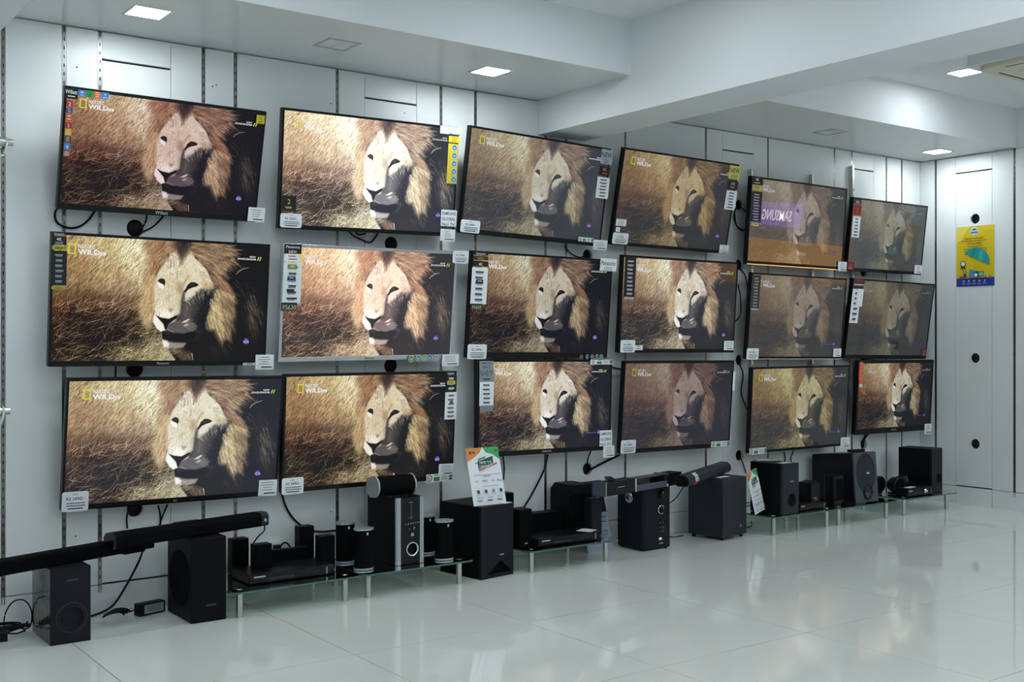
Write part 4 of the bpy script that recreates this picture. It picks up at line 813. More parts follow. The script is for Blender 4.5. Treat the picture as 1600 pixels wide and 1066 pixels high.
# striped tower
t = cab('subwoofer', 'tall black tower with two silver side strips and a chrome ringed port', 3.2715, 5.585, .183, .33, .375, ZG)
cabinet(t, .183, .33, .375, M['matte'], 0, -.15, .002); mb = MB(); holed(mb, -.062, .062, 0, .375, [.083], M['gloss'], .012, .0305, .015); mb.obj('front_panel', t, (0, -.165, 0))
for s_ in (-1, 1): MB().prism([(s_*.0915, -.150), (s_*.0915, -.160), (s_*.085, -.168), (s_*.066, -.170), (s_*.062, -.165), (s_*.062, -.150)][::s_], 'z', 0, .375, M['silver']).obj('side_strip', t)
MB().lathe((.012, .083), 'y', [(.0305, -.163), (.033, -.170), (.038, -.172), (.0405, -.168), (.0405, -.1655)], M['chrome'], 36).obj('port_ring', t)
MB().lathe((.012, .083), 'y', [(.0305, -.166), (.029, -.12), (0, -.118)], M['hole'], 30).obj('port_tube', t)
p = Print(); p.rect(-.012, .345, .012, .348, (150, 156, 160)); p.rect(-.001, .25, .001, .335, (150, 152, 150)); p.rect(-.02, .262, .02, .263, (120, 124, 126))
for k in range(6): p.rect(-.038+k*.016, .224+.001*k, -.030+k*.016, .228+.001*k, (176, 182, 186))
for k, (a, b) in enumerate(((-.012, .198), (.016, .203), (.022, .203), (.016, .195))): p.disc(a, b, .003, (150, 156, 160), 10)
p.rect(-.002, .157, .014, .173, (206, 212, 216)); p.rect(.002, .160, .010, .170, (150, 160, 168)); p.obj('control_panel', t, (.004, -.1655, 0))
# barrel-shaped centre speaker on the tower
t = thing('centre_speaker', 'barrel shaped black centre speaker with silver end caps on the striped tower', 'speaker', (3.2, 5.52, .5205)); t.location = (3.222, 5.52, .5205)
arc = [(-.062*math.cos(q)*1.0, .062+.058*math.sin(q)) for q in np.linspace(-1.2, 1.45, 12)]+[(.07, .10), (.075, .03), (.03, .004)]
MB().prism(arc, 'x', -.125, .105, M['fabric'], smooth=True).obj('grille', t)
for a, b in ((-.135, -.125), (.105, .113)): MB().prism([(y*1.08, (z-.06)*1.09+.06) for y, z in arc], 'x', a, b, M['silver']).obj('end_cap', t, bevel=.003)
MB().box(-.07, .06, -.06, .05, 0, .012, M['black']).obj('foot', t); p = Print(); p.rect(-.005, .098, .005, .110, (206, 212, 216)); o = p.obj('logo', t, (.0, -.060, -.004)); o.rotation_euler.x = -.35; o.location = (0, -.034, .022)
def satellite(x, y, label, h=.226):
    t = thing('satellite_speaker', label, 'speaker', (x, y, ZG), 0, 'silver capped satellite speakers')
    prof = [(.058*math.sin(q)*(1 if abs(q) < PI/2 else .85), -.052*math.cos(q)*(1 if abs(q) < PI/2 else .8)+.0) for q in np.linspace(-PI, PI, 29)[:-1]]
    MB().prism(prof, 'z', .010, h-.010, M['fabric'], smooth=True).obj('grille', t); MB().prism([(a*1.06, b*1.06) for a, b in prof], 'z', h-.010, h, M['silver']).obj('cap', t, bevel=.003); MB().prism([(a*1.05, b*1.05) for a, b in prof], 'z', 0, .009, M['silver']).obj('base', t)
    p = Print(); p.rect(-.005, h-.034, .005, h-.020, (200, 206, 210)); p.obj('logo', t, (.0, -.0535, 0)); return t
satellite(2.992, 5.463, 'silver capped satellite speaker at the front corner left of the striped tower'); satellite(3.004, 5.70, 'silver capped satellite speaker standing behind another, left of the striped tower')
satellite(3.50, 5.435, 'silver capped satellite speaker right of the striped tower, nearer the front'); satellite(3.52, 5.66, 'silver capped satellite speaker mostly hidden behind the striped tower')
# big black subwoofer with the promotion card
t = cab('subwoofer', 'big black subwoofer with a three-cornered port and a promotion card on top', 3.835, 5.583, .265, .364, .428, 0, 8.4)
cabinet(t, .265, .364, .428, M['matte'], 0, -.162, .003)
w_, h_ = .1325, .428; tri = [(-.085, .022), (.118, .022), (.030, .098)]; mb = MB()
for y in (-.182,):
    V = [(-w_, y, 0), (w_, y, 0), (w_, y, h_), (-w_, y, h_)]+[(a, y, b) for a, b in tri]+[(a, y+.02, b) for a, b in tri]+[(-w_, y+.02, 0), (w_, y+.02, 0), (w_, y+.02, h_), (-w_, y+.02, h_)]
    mb.add(V, [(0, 1, 5, 4), (1, 2, 6, 5), (0, 4, 6, 3), (3, 6, 2), (4, 5, 8, 7), (5, 6, 9, 8), (6, 4, 7, 9), (0, 10, 11, 1), (1, 11, 12, 2), (2, 12, 13, 3), (3, 13, 10, 0)], M['charcoal'])
mb.obj('front_panel', t); MB().add([(a, -.1625, b) for a, b in tri], [(0, 1, 2)], M['hole']).obj('port', t); p = Print(); p.rect(-.018, .128, .018, .134, (176, 182, 186)); p.obj('logo', t, (.035, -.1825, 0))
# cabinets around the third stand
def block(name, label, x0, x1, y0, y1, z0, z1, m='matte', group=None, cat='speaker', front='fabric', rz=0):
    t = thing(name, label, cat, ((x0+x1)/2, (y0+y1)/2, z0), math.radians(rz), group); w_, d_, h_ = x1-x0, y1-y0, z1-z0
    MB().box(-w_/2, w_/2, -d_/2+.006, d_/2, 0, h_, M[m]).obj('cabinet', t, bevel=.003); MB().box(-w_/2+.003, w_/2-.003, -d_/2, -d_/2+.006, .003, h_-.003, M[front]).obj('grille', t, bevel=.002); return t
g3 = ZG+.001
block('satellite_speaker', 'narrow black speaker rising behind the big subwoofer with the promotion card', 4.10, 4.19, 5.68, 5.76, g3, .445)
t = block('satellite_speaker', 'slim black speaker at the front of the stand right of the big subwoofer', 4.055, 4.15, 5.44, 5.55, g3, .375); p = Print(); p.rect(-.012, .02, .012, .026, (150, 156, 160)); p.obj('logo', t, (0, -.0555, 0))
block('centre_speaker', 'long flat black speaker lying behind the player on the third stand', 4.27, 4.565, 5.66, 5.75, g3, .30)
t = thing('subwoofer', 'tall black cabinet with a slanted shoulder under the end of the grey soundbar', 'subwoofer', (4.675, 5.70, g3)); t['category'] = 'speaker'
MB().prism([(-.10, 0), (.085, 0), (.085, .32), (-.065, .32), (-.10, .285)], 'y', -.10, .10, M['matte']).obj('cabinet', t, bevel=.004); MB().box(-.095, .08, -.103, -.100, .006, .26, M['fabric']).obj('grille', t)
block('satellite_speaker', 'small black speaker in front of the cabinet with the slanted shoulder', 4.668, 4.755, 5.49, 5.57, g3, .385, 'charcoal', front='charcoal')
def player(label, x0, x1, y0, y1, z0, h, m='gloss', knob=None, paper=None):
    t = thing('disc_player', label, 'player', ((x0+x1)/2, (y0+y1)/2, z0)); w_, d_ = x1-x0, y1-y0
    MB().box(-w_/2, w_/2, -d_/2+.012, d_/2, .005, h, M['black']).obj('casing', t, bevel=.002); MB().box(-w_/2, w_/2, -d_/2, -d_/2+.012, .004, h-.001, M[m]).obj('front_panel', t, bevel=.003)
    for sx in (-1, 1):
        for sy in (-1, 1): MB().cyl((sx*(w_/2-.03), sy*(d_/2-.03)), 'z', .009, 0, .005, M['rubber'], 12).obj('foot', t)
    p = Print(); p.rect(-w_*.45, h*.62, -w_*.32, h*.78, (170, 176, 180)); p.rect(-w_*.28, h*.3, w_*.02, h*.5, (36, 38, 42)); p.rect(w_*.40, h*.15, w_*.42, h*.85, (120, 126, 130))
    for k in range(4): p.rect(w_*(.18+.04*k), h*.5, w_*(.19+.04*k), h*.56, (120, 126, 130))
    p.obj('front_print', t, (0, -d_/2-.0004, 0))
    if knob is not None: MB().lathe((knob, h*.5), 'y', [(0, -d_/2-.012), (.011, -d_/2-.012), (.0125, -d_/2-.004), (.019, -d_/2-.003), (.021, -d_/2+.001)], M['chrome'], 24).obj('knob', t)
    return t
player('black disc player in front of four small speakers on the first glass stand', 2.318, 2.80, 5.432, 5.66, ZG, .052)
player('black disc player on the stand with a white slip of paper on top', 4.155, 4.655, 5.385, 5.585, ZG, .05)
def sheet(name, label, x, y, z, w, d, rz, cat='paper', parent=None):
    p = MB().box(-w/2, w/2, -d/2, d/2, 0, .0012, M['paper']); o = p.obj(name, None, (x, y, z)); o.rotation_euler.z = math.radians(rz); tag(o, label, cat); return o
sheet('paper_slip', 'white slip of paper on the disc player under the grey soundbar', 4.60, 5.46, ZG+.0505, .10, .10, 24)
# small speakers on the first stand
block('satellite_speaker', 'small black speaker on the first stand, back row beside the drum-sided subwoofer', 2.345, 2.44, 5.72, 5.79, ZG, .335); block('satellite_speaker', 'small black speaker on the disc player, next to the drum-sided subwoofer', 2.40, 2.495, 5.545, 5.615, ZG+.0525, .325)
block('satellite_speaker', 'small black speaker on the first stand, back row beside the silver capped ones', 2.735, 2.825, 5.715, 5.785, ZG, .365); block('satellite_speaker', 'small black speaker on the disc player, next to the silver capped ones', 2.775, 2.865, 5.54, 5.61, ZG+.0005, .332)
block('centre_speaker', 'long low black speaker lying behind the disc player on the first stand', 2.505, 2.765, 5.672, 5.71, ZG, .262)
# knobbed subwoofer
t = cab('subwoofer', 'black subwoofer with two chrome ringed knobs down its front', 5.2265, 5.60, .261, .26, .426)
pts = rrect(-.1305, .1305, -.13, .14, .028); MB().prism(pts, 'z', .012, .426, M['charcoal'], smooth=False).obj('cabinet', t, bevel=.005)
for sx in (-1, 1):
    for sy in (-1, 1): MB().cyl((sx*.1, sy*.1), 'z', .014, 0, .012, M['rubber'], 14).obj('foot', t)
def knob(x, z, R, nm):
    o = MB().lathe((x, z), 'y', [(R*1.45, -.1302), (R*1.4, -.134), (R*1.2, -.135), (R*1.15, -.131)], M['chrome'] if nm == 'knob' else M['gloss'], 30).obj('knob_ring', t); MB().lathe((x, z), 'y', [(R*.98, -.130), (R, -.146), (R*.8, -.149), (0, -.148)], M['gloss'], 26).obj('knob', o); p = Print(); p.rect(-.0015, .004, .0015, R*.8, (190, 196, 200)); p.obj('pointer', o, (x, -.1492, z))
knob(.035, .372, .026, 'big'); knob(.035, .268, .021, 'knob')
MB().lathe((.035, .150), 'y', [(0, -.133), (.03, -.133), (.034, -.1302)], M['gloss'], 32, 1, 1.7).obj('control_panel', t); p = Print()
for a, b in ((-.012, .03), (.012, .03), (-.012, .0), (.012, .0), (-.012, -.028), (.012, -.028)): p.rect(a-.004, b-.002, a+.004, b+.002, (120, 126, 132))
p.obj('buttons', t, (.035, -.1335, .15)); MB().lathe((.028, .072), 'y', [(0, -.136), (.011, -.136), (.014, -.1302)], M['chrome'], 22, 1.15, .8).obj('jack', t); p = Print(); p.rect(-.018, -.003, .018, .004, (160, 166, 170)); p.obj('logo', t, (.035, -.1305, .042))
MB().lathe((.01, .345), 'x', [(.036, -.1306), (.033, -.135), (.026, -.132), (.025, -.1308), (0, -.1308)], M['chrome'], 28).obj('side_port', t)
# slate grey subwoofer on feet
t = cab('subwoofer', 'slate grey subwoofer on four short feet beneath the soundbar with a red sticker', 5.94, 5.60, .30, .30, .43, 0, 9)
MB().box(-.15, .15, -.15, .15, .022, .432, M['slate']).obj('cabinet', t, bevel=.009, seg=3)
for sx in (-1, 1):
    for sy in (-1, 1): MB().cyl((sx*.12, sy*.12), 'z', .012, 0, .024, M['rubber'], 14, .015).obj('foot', t)
p = Print(); p.rect(-.009, -.009, .009, .009, (150, 158, 164)); p.rect(-.004, -.005, .004, .005, (60, 66, 74)); p.obj('logo', t, (.07, -.1505, .085))
sheet('paper_slip', 'white slip of paper on the slate grey subwoofer', 5.92, 5.53, .4335, .12, .05, 9)
# subwoofer with remote and paper
t = cab('subwoofer', 'dark subwoofer with a round port, a remote and a paper on its top', 6.43, 5.495, .19, .29, .366, ZG, 4)
cabinet(t, .19, .29, .366, M['matte'], 0, -.125, .002); o = baffle(t, .19, .366, -.145, M['slate'], .012, .098, .050); port(t, .012, .098, -.145, .062, .047, M['slate']); p = Print(); p.rect(-.02, -.003, .02, .004, (170, 178, 184)); p.obj('logo', t, (.012, -.1455, .235))
def remote(label, x, y, z, w, d, h, rz, m='black', tilt=0):
    t = thing('remote_control', label, 'remote', (x, y, z), math.radians(rz)); MB().box(-w/2, w/2, -d/2, d/2, 0, h, M[m]).obj('body', t, bevel=.004); mb = MB()
    for i in range(8):
        for j in range(3): mb.cyl((-w/2+w*(.12+.1*i), -d/2+d*(.25+.25*j)), 'z', .0035, h, h+.0015, M['rubber'], 8)
    mb.obj('button', t); t.rotation_euler.y = tilt; return t
remote('silver grey remote lying on the dark subwoofer beside the promotion card', 6.415, 5.56, ZG+.3665, .16, .045, .018, -35, 'silver'); sheet('paper_slip', 'white slip of paper on the dark subwoofer next to its remote', 6.44, 5.41, ZG+.3662, .10, .06, 4)
block('satellite_speaker', 'slim black speaker standing behind the wedge topped one', 6.87, 6.925, 5.68, 5.76, ZG, .345, 'gloss', front='gloss')
player('black disc player half hidden beside the dark subwoofer', 6.60, 6.905, 5.40, 5.60, ZG, .045)
t = thing('satellite_speaker', 'wedge topped small grey fronted speaker on the half hidden disc player', 'speaker', (6.845, 5.51, ZG+.0455))
MB().prism([(-.05, 0), (.06, 0), (.06, .105), (.03, .15), (-.05, .138)], 'y', -.05, .06, M['black']).obj('cabinet', t, bevel=.004); MB().box(-.045, .052, -.054, -.050, .006, .128, M['charcoal']).obj('grille', t); p = Print(); p.rect(-.018, .022, .018, .030, (170, 178, 184)); p.rect(-.01, .008, .03, .013, (150, 156, 160)); p.obj('logo', t, (.0, -.0545, 0))
# grey fronted subwoofer with oval panel
t = cab('subwoofer', 'black subwoofer with a grey front, an oval panel and a small port', 7.36, 5.575, .27, .43, .39, ZG, -3)
MB().prism([(-.20, .03), (.215, .0), (.215, .35), (-.17, .39), (-.20, .05)], 'x', -.135, .135, M['black']).obj('cabinet', t, bevel=.005)
MB().prism([(-.215, .006), (-.198, .006), (-.17, .388), (-.187, .388)], 'x', -.128, .135, M['greyfront']).obj('front_panel', t, bevel=.006)
for s_ in (-1, 1): MB().prism([(-.215, .0), (-.10, .0), (-.12, .05), (-.20, .06)], 'x', s_*.125-.014, s_*.125+.014, M['black']).obj('foot', t, bevel=.003)
sl = math.atan2(.028, .382)
o = MB().lathe((0, 0), 'y', [(.128, .003), (.127, -.004), (.12, -.006), (.117, -.003), (.09, -.009), (0, -.014)], M['slate'], 44, .86, 1.2).obj('oval_panel', t, (.004, -.198, .235)); o.rotation_euler.x = -sl
p = Print(); p.disc(0, 0, .007, (206, 212, 218), 18, 0, 2.6); q = p.obj('logo', t, (.012, -.213, .232)); q.rotation_euler.x = -sl
o = MB().lathe((0, 0), 'y', [(.052, .002), (.050, -.010), (.042, -.012), (.036, .006), (.034, .03), (0, .03)], M['gloss'], 32, 1, 1.2).obj('port', t, (.012, -.211, .085)); o.rotation_euler.x = -sl
p = Print(); p.rect(-.012, -.002, .012, .003, (40, 44, 50)); q = p.obj('model_mark', t, (.10, -.2115, .085)); q.rotation_euler.x = -sl
remote('black remote lying on top of the grey fronted subwoofer', 7.40, 5.50, ZG+.384, .15, .045, .018, -8, 'black')
t = thing('satellite_speaker', 'dull black rounded speaker standing against the side of the grey fronted subwoofer', 'speaker', (7.085, 5.47, ZG))
MB().prism(rrect(-.06, .06, -.055, .055, .025), 'z', .02, .225, M['black']).obj('cabinet', t, bevel=.012, seg=3); MB().box(-.04, .045, -.0585, -.055, .04, .2, M['fabric']).obj('grille', t); MB().prism(rrect(-.05, .05, -.045, .045, .02), 'z', 0, .02, M['gloss']).obj('base', t)
# corner subwoofer, round speakers, player with knob
t = cab('subwoofer', 'black subwoofer nearest the room corner behind two round speakers', 8.345, 5.56, .20, .29, .36, ZG, 9)
cabinet(t, .20, .29, .36, M['matte'], 0, -.125, .003); baffle(t, .20, .36, -.145, M['charcoal'], .03, .11, .040); port(t, .03, .11, -.145, .05, .037, M['charcoal']); p = Print(); p.rect(-.012, -.003, .012, .003, (120, 126, 130)); p.obj('logo', t, (.03, -.1455, .03))
player('black disc player with a chrome volume knob on the corner stand', 7.885, 8.235, 5.365, 5.48, ZG, .065, 'charcoal', .07); sheet('paper_slip', 'white slip of paper on the player with the chrome knob', 7.99, 5.42, ZG+.0655, .11, .05, 10)
def round_speaker(label, x, y, z, R, rz):
    t = thing('round_speaker', label, 'speaker', (x, y, z), math.radians(rz)); zc = R+.012
    MB().lathe((0, zc), 'y', [(0, .055), (R*.7, .05), (R*.96, .02), (R, -.03), (R*.99, -.042)], M['black'], 32).obj('shell', t); MB().lathe((0, zc), 'y', [(R*.99, -.038), (R*.97, -.05), (R*.86, -.052), (R*.83, -.046)], M['chrome'] if R < .0 else M['gloss'], 36).obj('rim', t)
    MB().lathe((0, zc), 'y', [(R*.85, -.047), (R*.5, -.0495), (0, -.051)], M['fabric'], 32).obj('grille', t); MB().prism([(-.035, -.04), (.035, -.04), (.035, .05), (-.035, .05)], 'z', 0, .016, M['gloss']).obj('foot', t, bevel=.003); return t
zr = ZG+.0665
round_speaker('round black speaker on the player with the chrome knob, facing outward', 7.935, 5.435, zr, .048, -6) if False else None
round_speaker('round black speaker facing the room, in front of the corner subwoofer', 7.96, 5.535, ZG, .066, -4); round_speaker('round black speaker turned sideways, close to the corner subwoofer', 8.15, 5.60, ZG, .064, 30); round_speaker('round black speaker peeping out beside the grey fronted subwoofer', 7.87, 5.66, ZG, .068, 0)

# ------------------------------------------------------------------ soundbars
def bar(name, label, a, b, z, d, h, m, prof=None):
    """soundbar whose front lower edge runs from a to b (x, y); returns the thing, its length"""
    L = math.hypot(b[0]-a[0], b[1]-a[1]); rz = math.atan2(b[1]-a[1], b[0]-a[0]); t = thing(name, label, 'soundbar', (a[0], a[1], z), rz)
    prof = prof or [(0, .004), (.004, 0), (d-.006, 0), (d, .006), (d, h-.012), (d-.012, h), (.012, h), (0, h-.006)]
    return t, L, prof
dx, dy = 1.9-1.114, 5.651-5.365
t, L, pr = bar('soundbar', 'long black soundbar running out of view on the film wrapped subwoofer', (1.114-dx*.32, 5.365-dy*.32), (1.9, 5.651), .3505, .09, .065, 'matte')
MB().prism(pr, 'x', .0, L-.012, M['fabric']).obj('body', t); MB().prism(pr, 'x', L-.012, L, M['gloss']).obj('end_cap', t, bevel=.002); MB().box(L-.16, L-.04, .02, .07, -.012, 0, M['rubber']).obj('foot', t)
bar1 = t
t, L, pr = bar('soundbar', 'black soundbar with a grey right end and small white mark on the drum-sided subwoofer', (1.604, 5.336), (2.479, 5.556), .4205, .09, .072, 'matte'); bar2 = t
pr = [(0, .012), (.008, 0), (.08, 0), (.09, .012), (.09, .05), (.07, .072), (.02, .072), (0, .056)]
MB().prism(pr, 'x', .012, L-.045, M['fabric']).obj('body', t); MB().prism(pr, 'x', 0, .012, M['gloss']).obj('end_cap', t, bevel=.003); MB().prism(pr, 'x', L-.045, L, M['slate']).obj('end_cap', t, bevel=.003); p = Print(); p.rect(-.006, -.007, .006, .007, (206, 212, 216)); p.rect(-.002, -.003, .002, .003, (120, 126, 130)); p.obj('logo', t, (L-.022, -.0006, .032)); MB().box(L*.4, L*.55, .035, .065, .072, .078, M['gloss']).obj('control_strip', t)
t, L, pr = bar('soundbar', 'grey and black soundbar with chrome edged clear film on the knobbed subwoofer', (4.605, 5.285), (5.43, 5.449), .4275, .10, .085, 'charcoal'); bar3 = t
pr = [(0, 0), (.10, 0), (.10, .085), (0, .085)]; w1, w2 = L*.375, L*.80
MB().prism(pr, 'x', .012, w1, M['charcoal']).obj('body', t, bevel=.003); MB().prism(pr, 'x', w2, L, M['matte']).obj('body', t, bevel=.003); MB().prism(pr, 'x', 0, .012, M['greyfront']).obj('end_cap', t, bevel=.002)
MB().prism([(.008, .004), (.10, .004), (.10, .08), (.008, .08)], 'x', w1, w2, M['gloss']).obj('middle_section', t)
for a in (w1, w2): MB().prism([(-.004, -.0), (.102, -.0), (.102, .088), (-.004, .088)], 'x', a-.007, a+.007, M['chrome']).obj('chrome_ring', t, bevel=.002)
MB().prism([(-.002, .0015), (.006, .0015), (.006, .04), (-.002, .036)], 'x', w1+.008, w2-.008, M['greyfront']).obj('film', t, bevel=.001); p = Print(); p.rect(-.035, -.0015, .035, .0015, (206, 212, 216)); p.obj('logo', t, (w1*.52, -.0006, .047))
MB().box(.001, .008, -.003, .0, 0, .085, M['chrome']).obj('edge_trim', t)
remote('black remote propped up behind the end of the grey and black soundbar', 4.76, 5.435, .514, .15, .045, .02, -4, 'black', .28) if False else remote('black remote lying on the end of the grey and black soundbar', 4.72, 5.375, .5135, .13, .045, .018, 60, 'black')
t, L, pr = bar('soundbar', 'dark grey six-sided soundbar with a red and white sticker', (5.325, 5.271), (6.295, 5.747), .4335, .10, .075, 'slate'); bar4 = t
L = .97; pr = [(0, .022), (.016, .0), (.085, 0), (.10, .02), (.10, .055), (.082, .075), (.03, .075), (.006, .055)]
MB().prism(pr, 'x', .05, L-.01, M['slate']).obj('body', t, bevel=.004); MB().prism(pr, 'x', 0, .05, M['slate']).obj('end_cap', t, bevel=.008); MB().prism([(y*.9+.005, z*.9+.004) for y, z in pr], 'x', -.004, 0, M['hole']).obj('end_socket', t)
mb = MB(); e = .0012; q = [(.03, .075+e), (.006-e, .055+e), (-e, .022), (.016, -e)]
for k, c in ((0, (206, 212, 214)), (1, (206, 206, 206)), (2, (196, 66, 44))):
    (a, b), (c1, d1) = q[k], q[k+1]; mb.add([(.135, a, b), (.205, a, b), (.205, c1, d1), (.135, c1, d1)], [(0, 1, 2, 3)], ink(c))
for k in range(3): z = .028+k*.009; y = -.0014+(z-.022)/(.033)*.006; mb.add([(.155, y-.0015, z), (.20, y-.0015, z), (.20, y-.0005, z+.005), (.155, y-.0005, z+.005)], [(0, 1, 2, 3)], ink((206, 70, 46) if k != 1 else (230, 230, 226)))
mb.fix = False; mb.obj('sticker', t)
sheet('paper_slip', 'white sheet with print lying at the foot of the promotion card on the big subwoofer', 3.955, 5.44, .4282, .07, .035, 20)

# ------------------------------------------------------------------ cards and the poster
def promo(label, w, h):
    t = thing('promotion_card', label, 'card'); MB().box(-w/2, w/2, 0, .003, 0, h, M['paper']).obj('board', t); p = Print(); Z = lambda f: h*(1-f); X = lambda f: -w/2+w*f
    p.rect(X(0), Z(1), X(1), Z(0), (232, 238, 244)); p.poly([(X(0), Z(0)), (X(0), Z(.24)), (X(.22), Z(.17)), (X(.42), Z(.08)), (X(.5), Z(0))], (216, 140, 76)); p.poly([(X(.52), Z(0)), (X(.6), Z(.09)), (X(.8), Z(.13)), (X(.98), Z(.22)), (X(1), Z(.2)), (X(1), Z(0))], (62, 160, 92))
    p.disc(X(.12), Z(.085), w*.04, (140, 40, 60)); p.rect(X(.18), Z(.10), X(.26), Z(.07), (120, 60, 60)); p.rect(X(.88), Z(.085), X(.95), Z(.05), (40, 90, 60))
    p.poly([(X(.32), Z(.20)), (X(.56), Z(.16)), (X(.56), Z(.185)), (X(.30), Z(.225))], (52, 120, 70)); p.poly([(X(.22), Z(.26)), (X(.80), Z(.17)), (X(.80), Z(.185)), (X(.22), Z(.285))], (200, 130, 70)); p.poly([(X(.30), Z(.24)), (X(.78), Z(.16)), (X(.78), Z(.285)), (X(.30), Z(.365))], (30, 84, 74)); p.poly([(X(.3), Z(.385)), (X(.9), Z(.275)), (X(.88), Z(.305)), (X(.3), Z(.41))], (190, 70, 44))
    y0 = p.d; p.text('FREE TO', X(.54), Z(.285), h*.042, (226, 232, 230), 'c', -w*.36); p.text('UPGRADE', X(.54), Z(.355), h*.046, (230, 236, 234), 'c', -w*.40)
    for k in range(14): p.disc(X(.2+.7*random.random()), Z(.15+.27*random.random()), w*.008, (40, 100, 60) if k % 2 else (210, 110, 60), 8)
    p.lines(X(.1), X(.95), Z(.475), h*.008, 1, .1, (110, 120, 130), 0); p.lines(X(.38), X(.62), Z(.50), h*.012, 1, .1, (90, 100, 110)); p.text('4400', X(.42), Z(.605), h*.042, (190, 50, 50), 'c', w*.26); p.text('BIG', X(.66), Z(.60), h*.03, (60, 90, 160), 'c', w*.14); p.text('TV', X(.16), Z(.61), h*.036, (190, 60, 60)); p.disc(X(.81), Z(.59), w*.025, (190, 60, 60)); p.lines(X(.84), X(.94), Z(.59), h*.008, 2, h*.014, (80, 140, 90), 0)
    p.lines(X(.3), X(.8), Z(.675), h*.007, 1, .1, (120, 128, 138), 0)
    for k, c in enumerate(((60, 60, 70), (50, 54, 60), (130, 140, 180), (60, 50, 56))): p.rect(X(.12+.23*k), Z(.80), X(.20+.23*k), Z(.74), c); p.rect(X(.10+.23*k), Z(.825), X(.24+.23*k), Z(.818), (150, 158, 168))
    for k in range(3): p.rect(X(.08+.3*k), Z(.935), X(.24+.3*k), Z(.915), ((120, 120, 150), (70, 40, 44), (60, 50, 80))[k]); p.lines(X(.08+.3*k), X(.28+.3*k), Z(.86), h*.008, 2, h*.02, (150, 150, 160))
    p.obj('print', t, (0, -.0004, 0)); return t
t = promo('white promotion card with orange and green corners standing on the big subwoofer', .235, .345); t.location = (3.829, 5.43, .4285); t.rotation_euler = (-.27, 0, 0)
t = promo('white promotion card leaning crookedly against the side of the slate grey subwoofer', .11, .32); t.location = (6.2575, 5.48, .1605); t.rotation_euler = (0, -.30, 0)
t = thing('price_card', 'navy and white printed card leaning on the floor behind the third stand', 'card', (4.892, 5.66, 0)); t.rotation_euler = (-.26, 0, .06)
MB().box(-.115, .115, 0, .003, 0, .47, M['paper']).obj('board', t); p = Print(); p.rect(-.115, 0, .115, .47, (150, 164, 180)); p.rect(-.115, .255, .115, .47, (18, 22, 52)); 
for k in range(3): p.disc(-.07+.06*k, .41, .014, (70, 90, 190)); p.rect(-.08+.06*k, .355, -.05+.06*k, .36, (120, 140, 200))
p.rect(.0, .30, .07, .315, (170, 180, 200)); p.lines(-.02, .10, .225, .006, 2, .03, (40, 50, 70)); p.lines(-.03, .10, .13, .005, 3, .022, (60, 70, 90)); p.obj('print', t, (0, -.0004, 0))
t = thing('poster', 'yellow warranty poster with a teal umbrella on the short end wall', 'poster', (XR-.0015, 5.341, 1.866), -PI/2); t.rotation_euler = (0, 0, -PI/2)
w_, h_ = .348, .512; MB().box(-w_/2, w_/2, -.0008, .001, 0, h_, M['paper']).obj('sheet', t); p = Print(); X = lambda f: -w_/2+w_*f; Z = lambda f: h_*(1-f)
p.rect(X(0), Z(1), X(1), Z(0), (214, 188, 34)); p.rect(X(0), Z(1), X(1), Z(.862), (42, 64, 148)); p.poly([(X(0), Z(0)), (X(.36), Z(0)), (X(.12), Z(.22)), (X(0), Z(.26))], (226, 204, 80)); p.poly([(X(.66), Z(0)), (X(1), Z(0)), (X(1), Z(.1)), (X(.7), Z(.07))], (224, 198, 52))
p.disc(X(.48), Z(.085), w_*.098, (228, 236, 236), 24, 0, 1.05); p.rect(X(.40), Z(.075), X(.56), Z(.055), (70, 140, 170)); p.rect(X(.39), Z(.125), X(.57), Z(.088), (50, 140, 180)); p.rect(X(.44), Z(.065), X(.53), Z(.04), (80, 90, 60))
for k, (s_, ww) in enumerate((("INDIA'S LARGEST", .50), ('EXTENDED WARRANTY', .66), ('PROGRAMME', .38))): p.text(s_, X(.48), Z(.215+.043*k), h_*.026, (56, 50, 24), 'c', -w_*ww)
p.lines(X(.3), X(.72), Z(.325), h_*.006, 2, h_*.022, (90, 80, 40)); p.lines(X(.18), X(.84), Z(.375), h_*.008, 2, h_*.034, (60, 56, 40), .1)
def umb(a): return (X(.56+.33*math.cos(a)*.98), Z(.600-.145*math.sin(a)))
c_, s_ = math.cos(-.42), math.sin(-.42); R = lambda x, z: (X(.565)+w_*(c_*x-s_*z), Z(.53)+w_*(s_*x+c_*z))
pts = [R(.345*math.cos(a), .30*math.sin(a)-.06) for a in np.linspace(PI, 0, 18)]; sc_ = []
for k in range(4):
    a, b = .345-k*.1725, .345-(k+1)*.1725; sc_ += [R(a*(1-q)+b*q, -.06+.045*math.sin(PI*q)) for q in (.25, .5, .75, 1)]
p.poly(pts+sc_[:-1], (36, 150, 146)); p.poly([R(.0, .24), R(.08, .2), R(.17, -.05), R(.10, -.02), R(.02, -.04)], (58, 172, 168)); p.poly([R(-.2, .17), R(-.12, .2), R(-.10, -.03), R(-.17, -.02)], (28, 128, 126))
p.poly([R(-.004, -.05), R(.008, -.05), R(.02, -.34), R(.008, -.34)], (200, 150, 60))
p.disc(X(.19), Z(.62), w_*.075, (40, 46, 44)); p.disc(X(.19), Z(.62), w_*.055, (222, 228, 226)); p.poly([(X(.14), Z(.665)), (X(.18), Z(.67)), (X(.17), Z(.71)), (X(.155), Z(.70)), (X(.13), Z(.715))], (50, 44, 34)); p.poly([(X(.20), Z(.67)), (X(.245), Z(.665)), (X(.255), Z(.715)), (X(.235), Z(.70)), (X(.21), Z(.71))], (50, 44, 34))
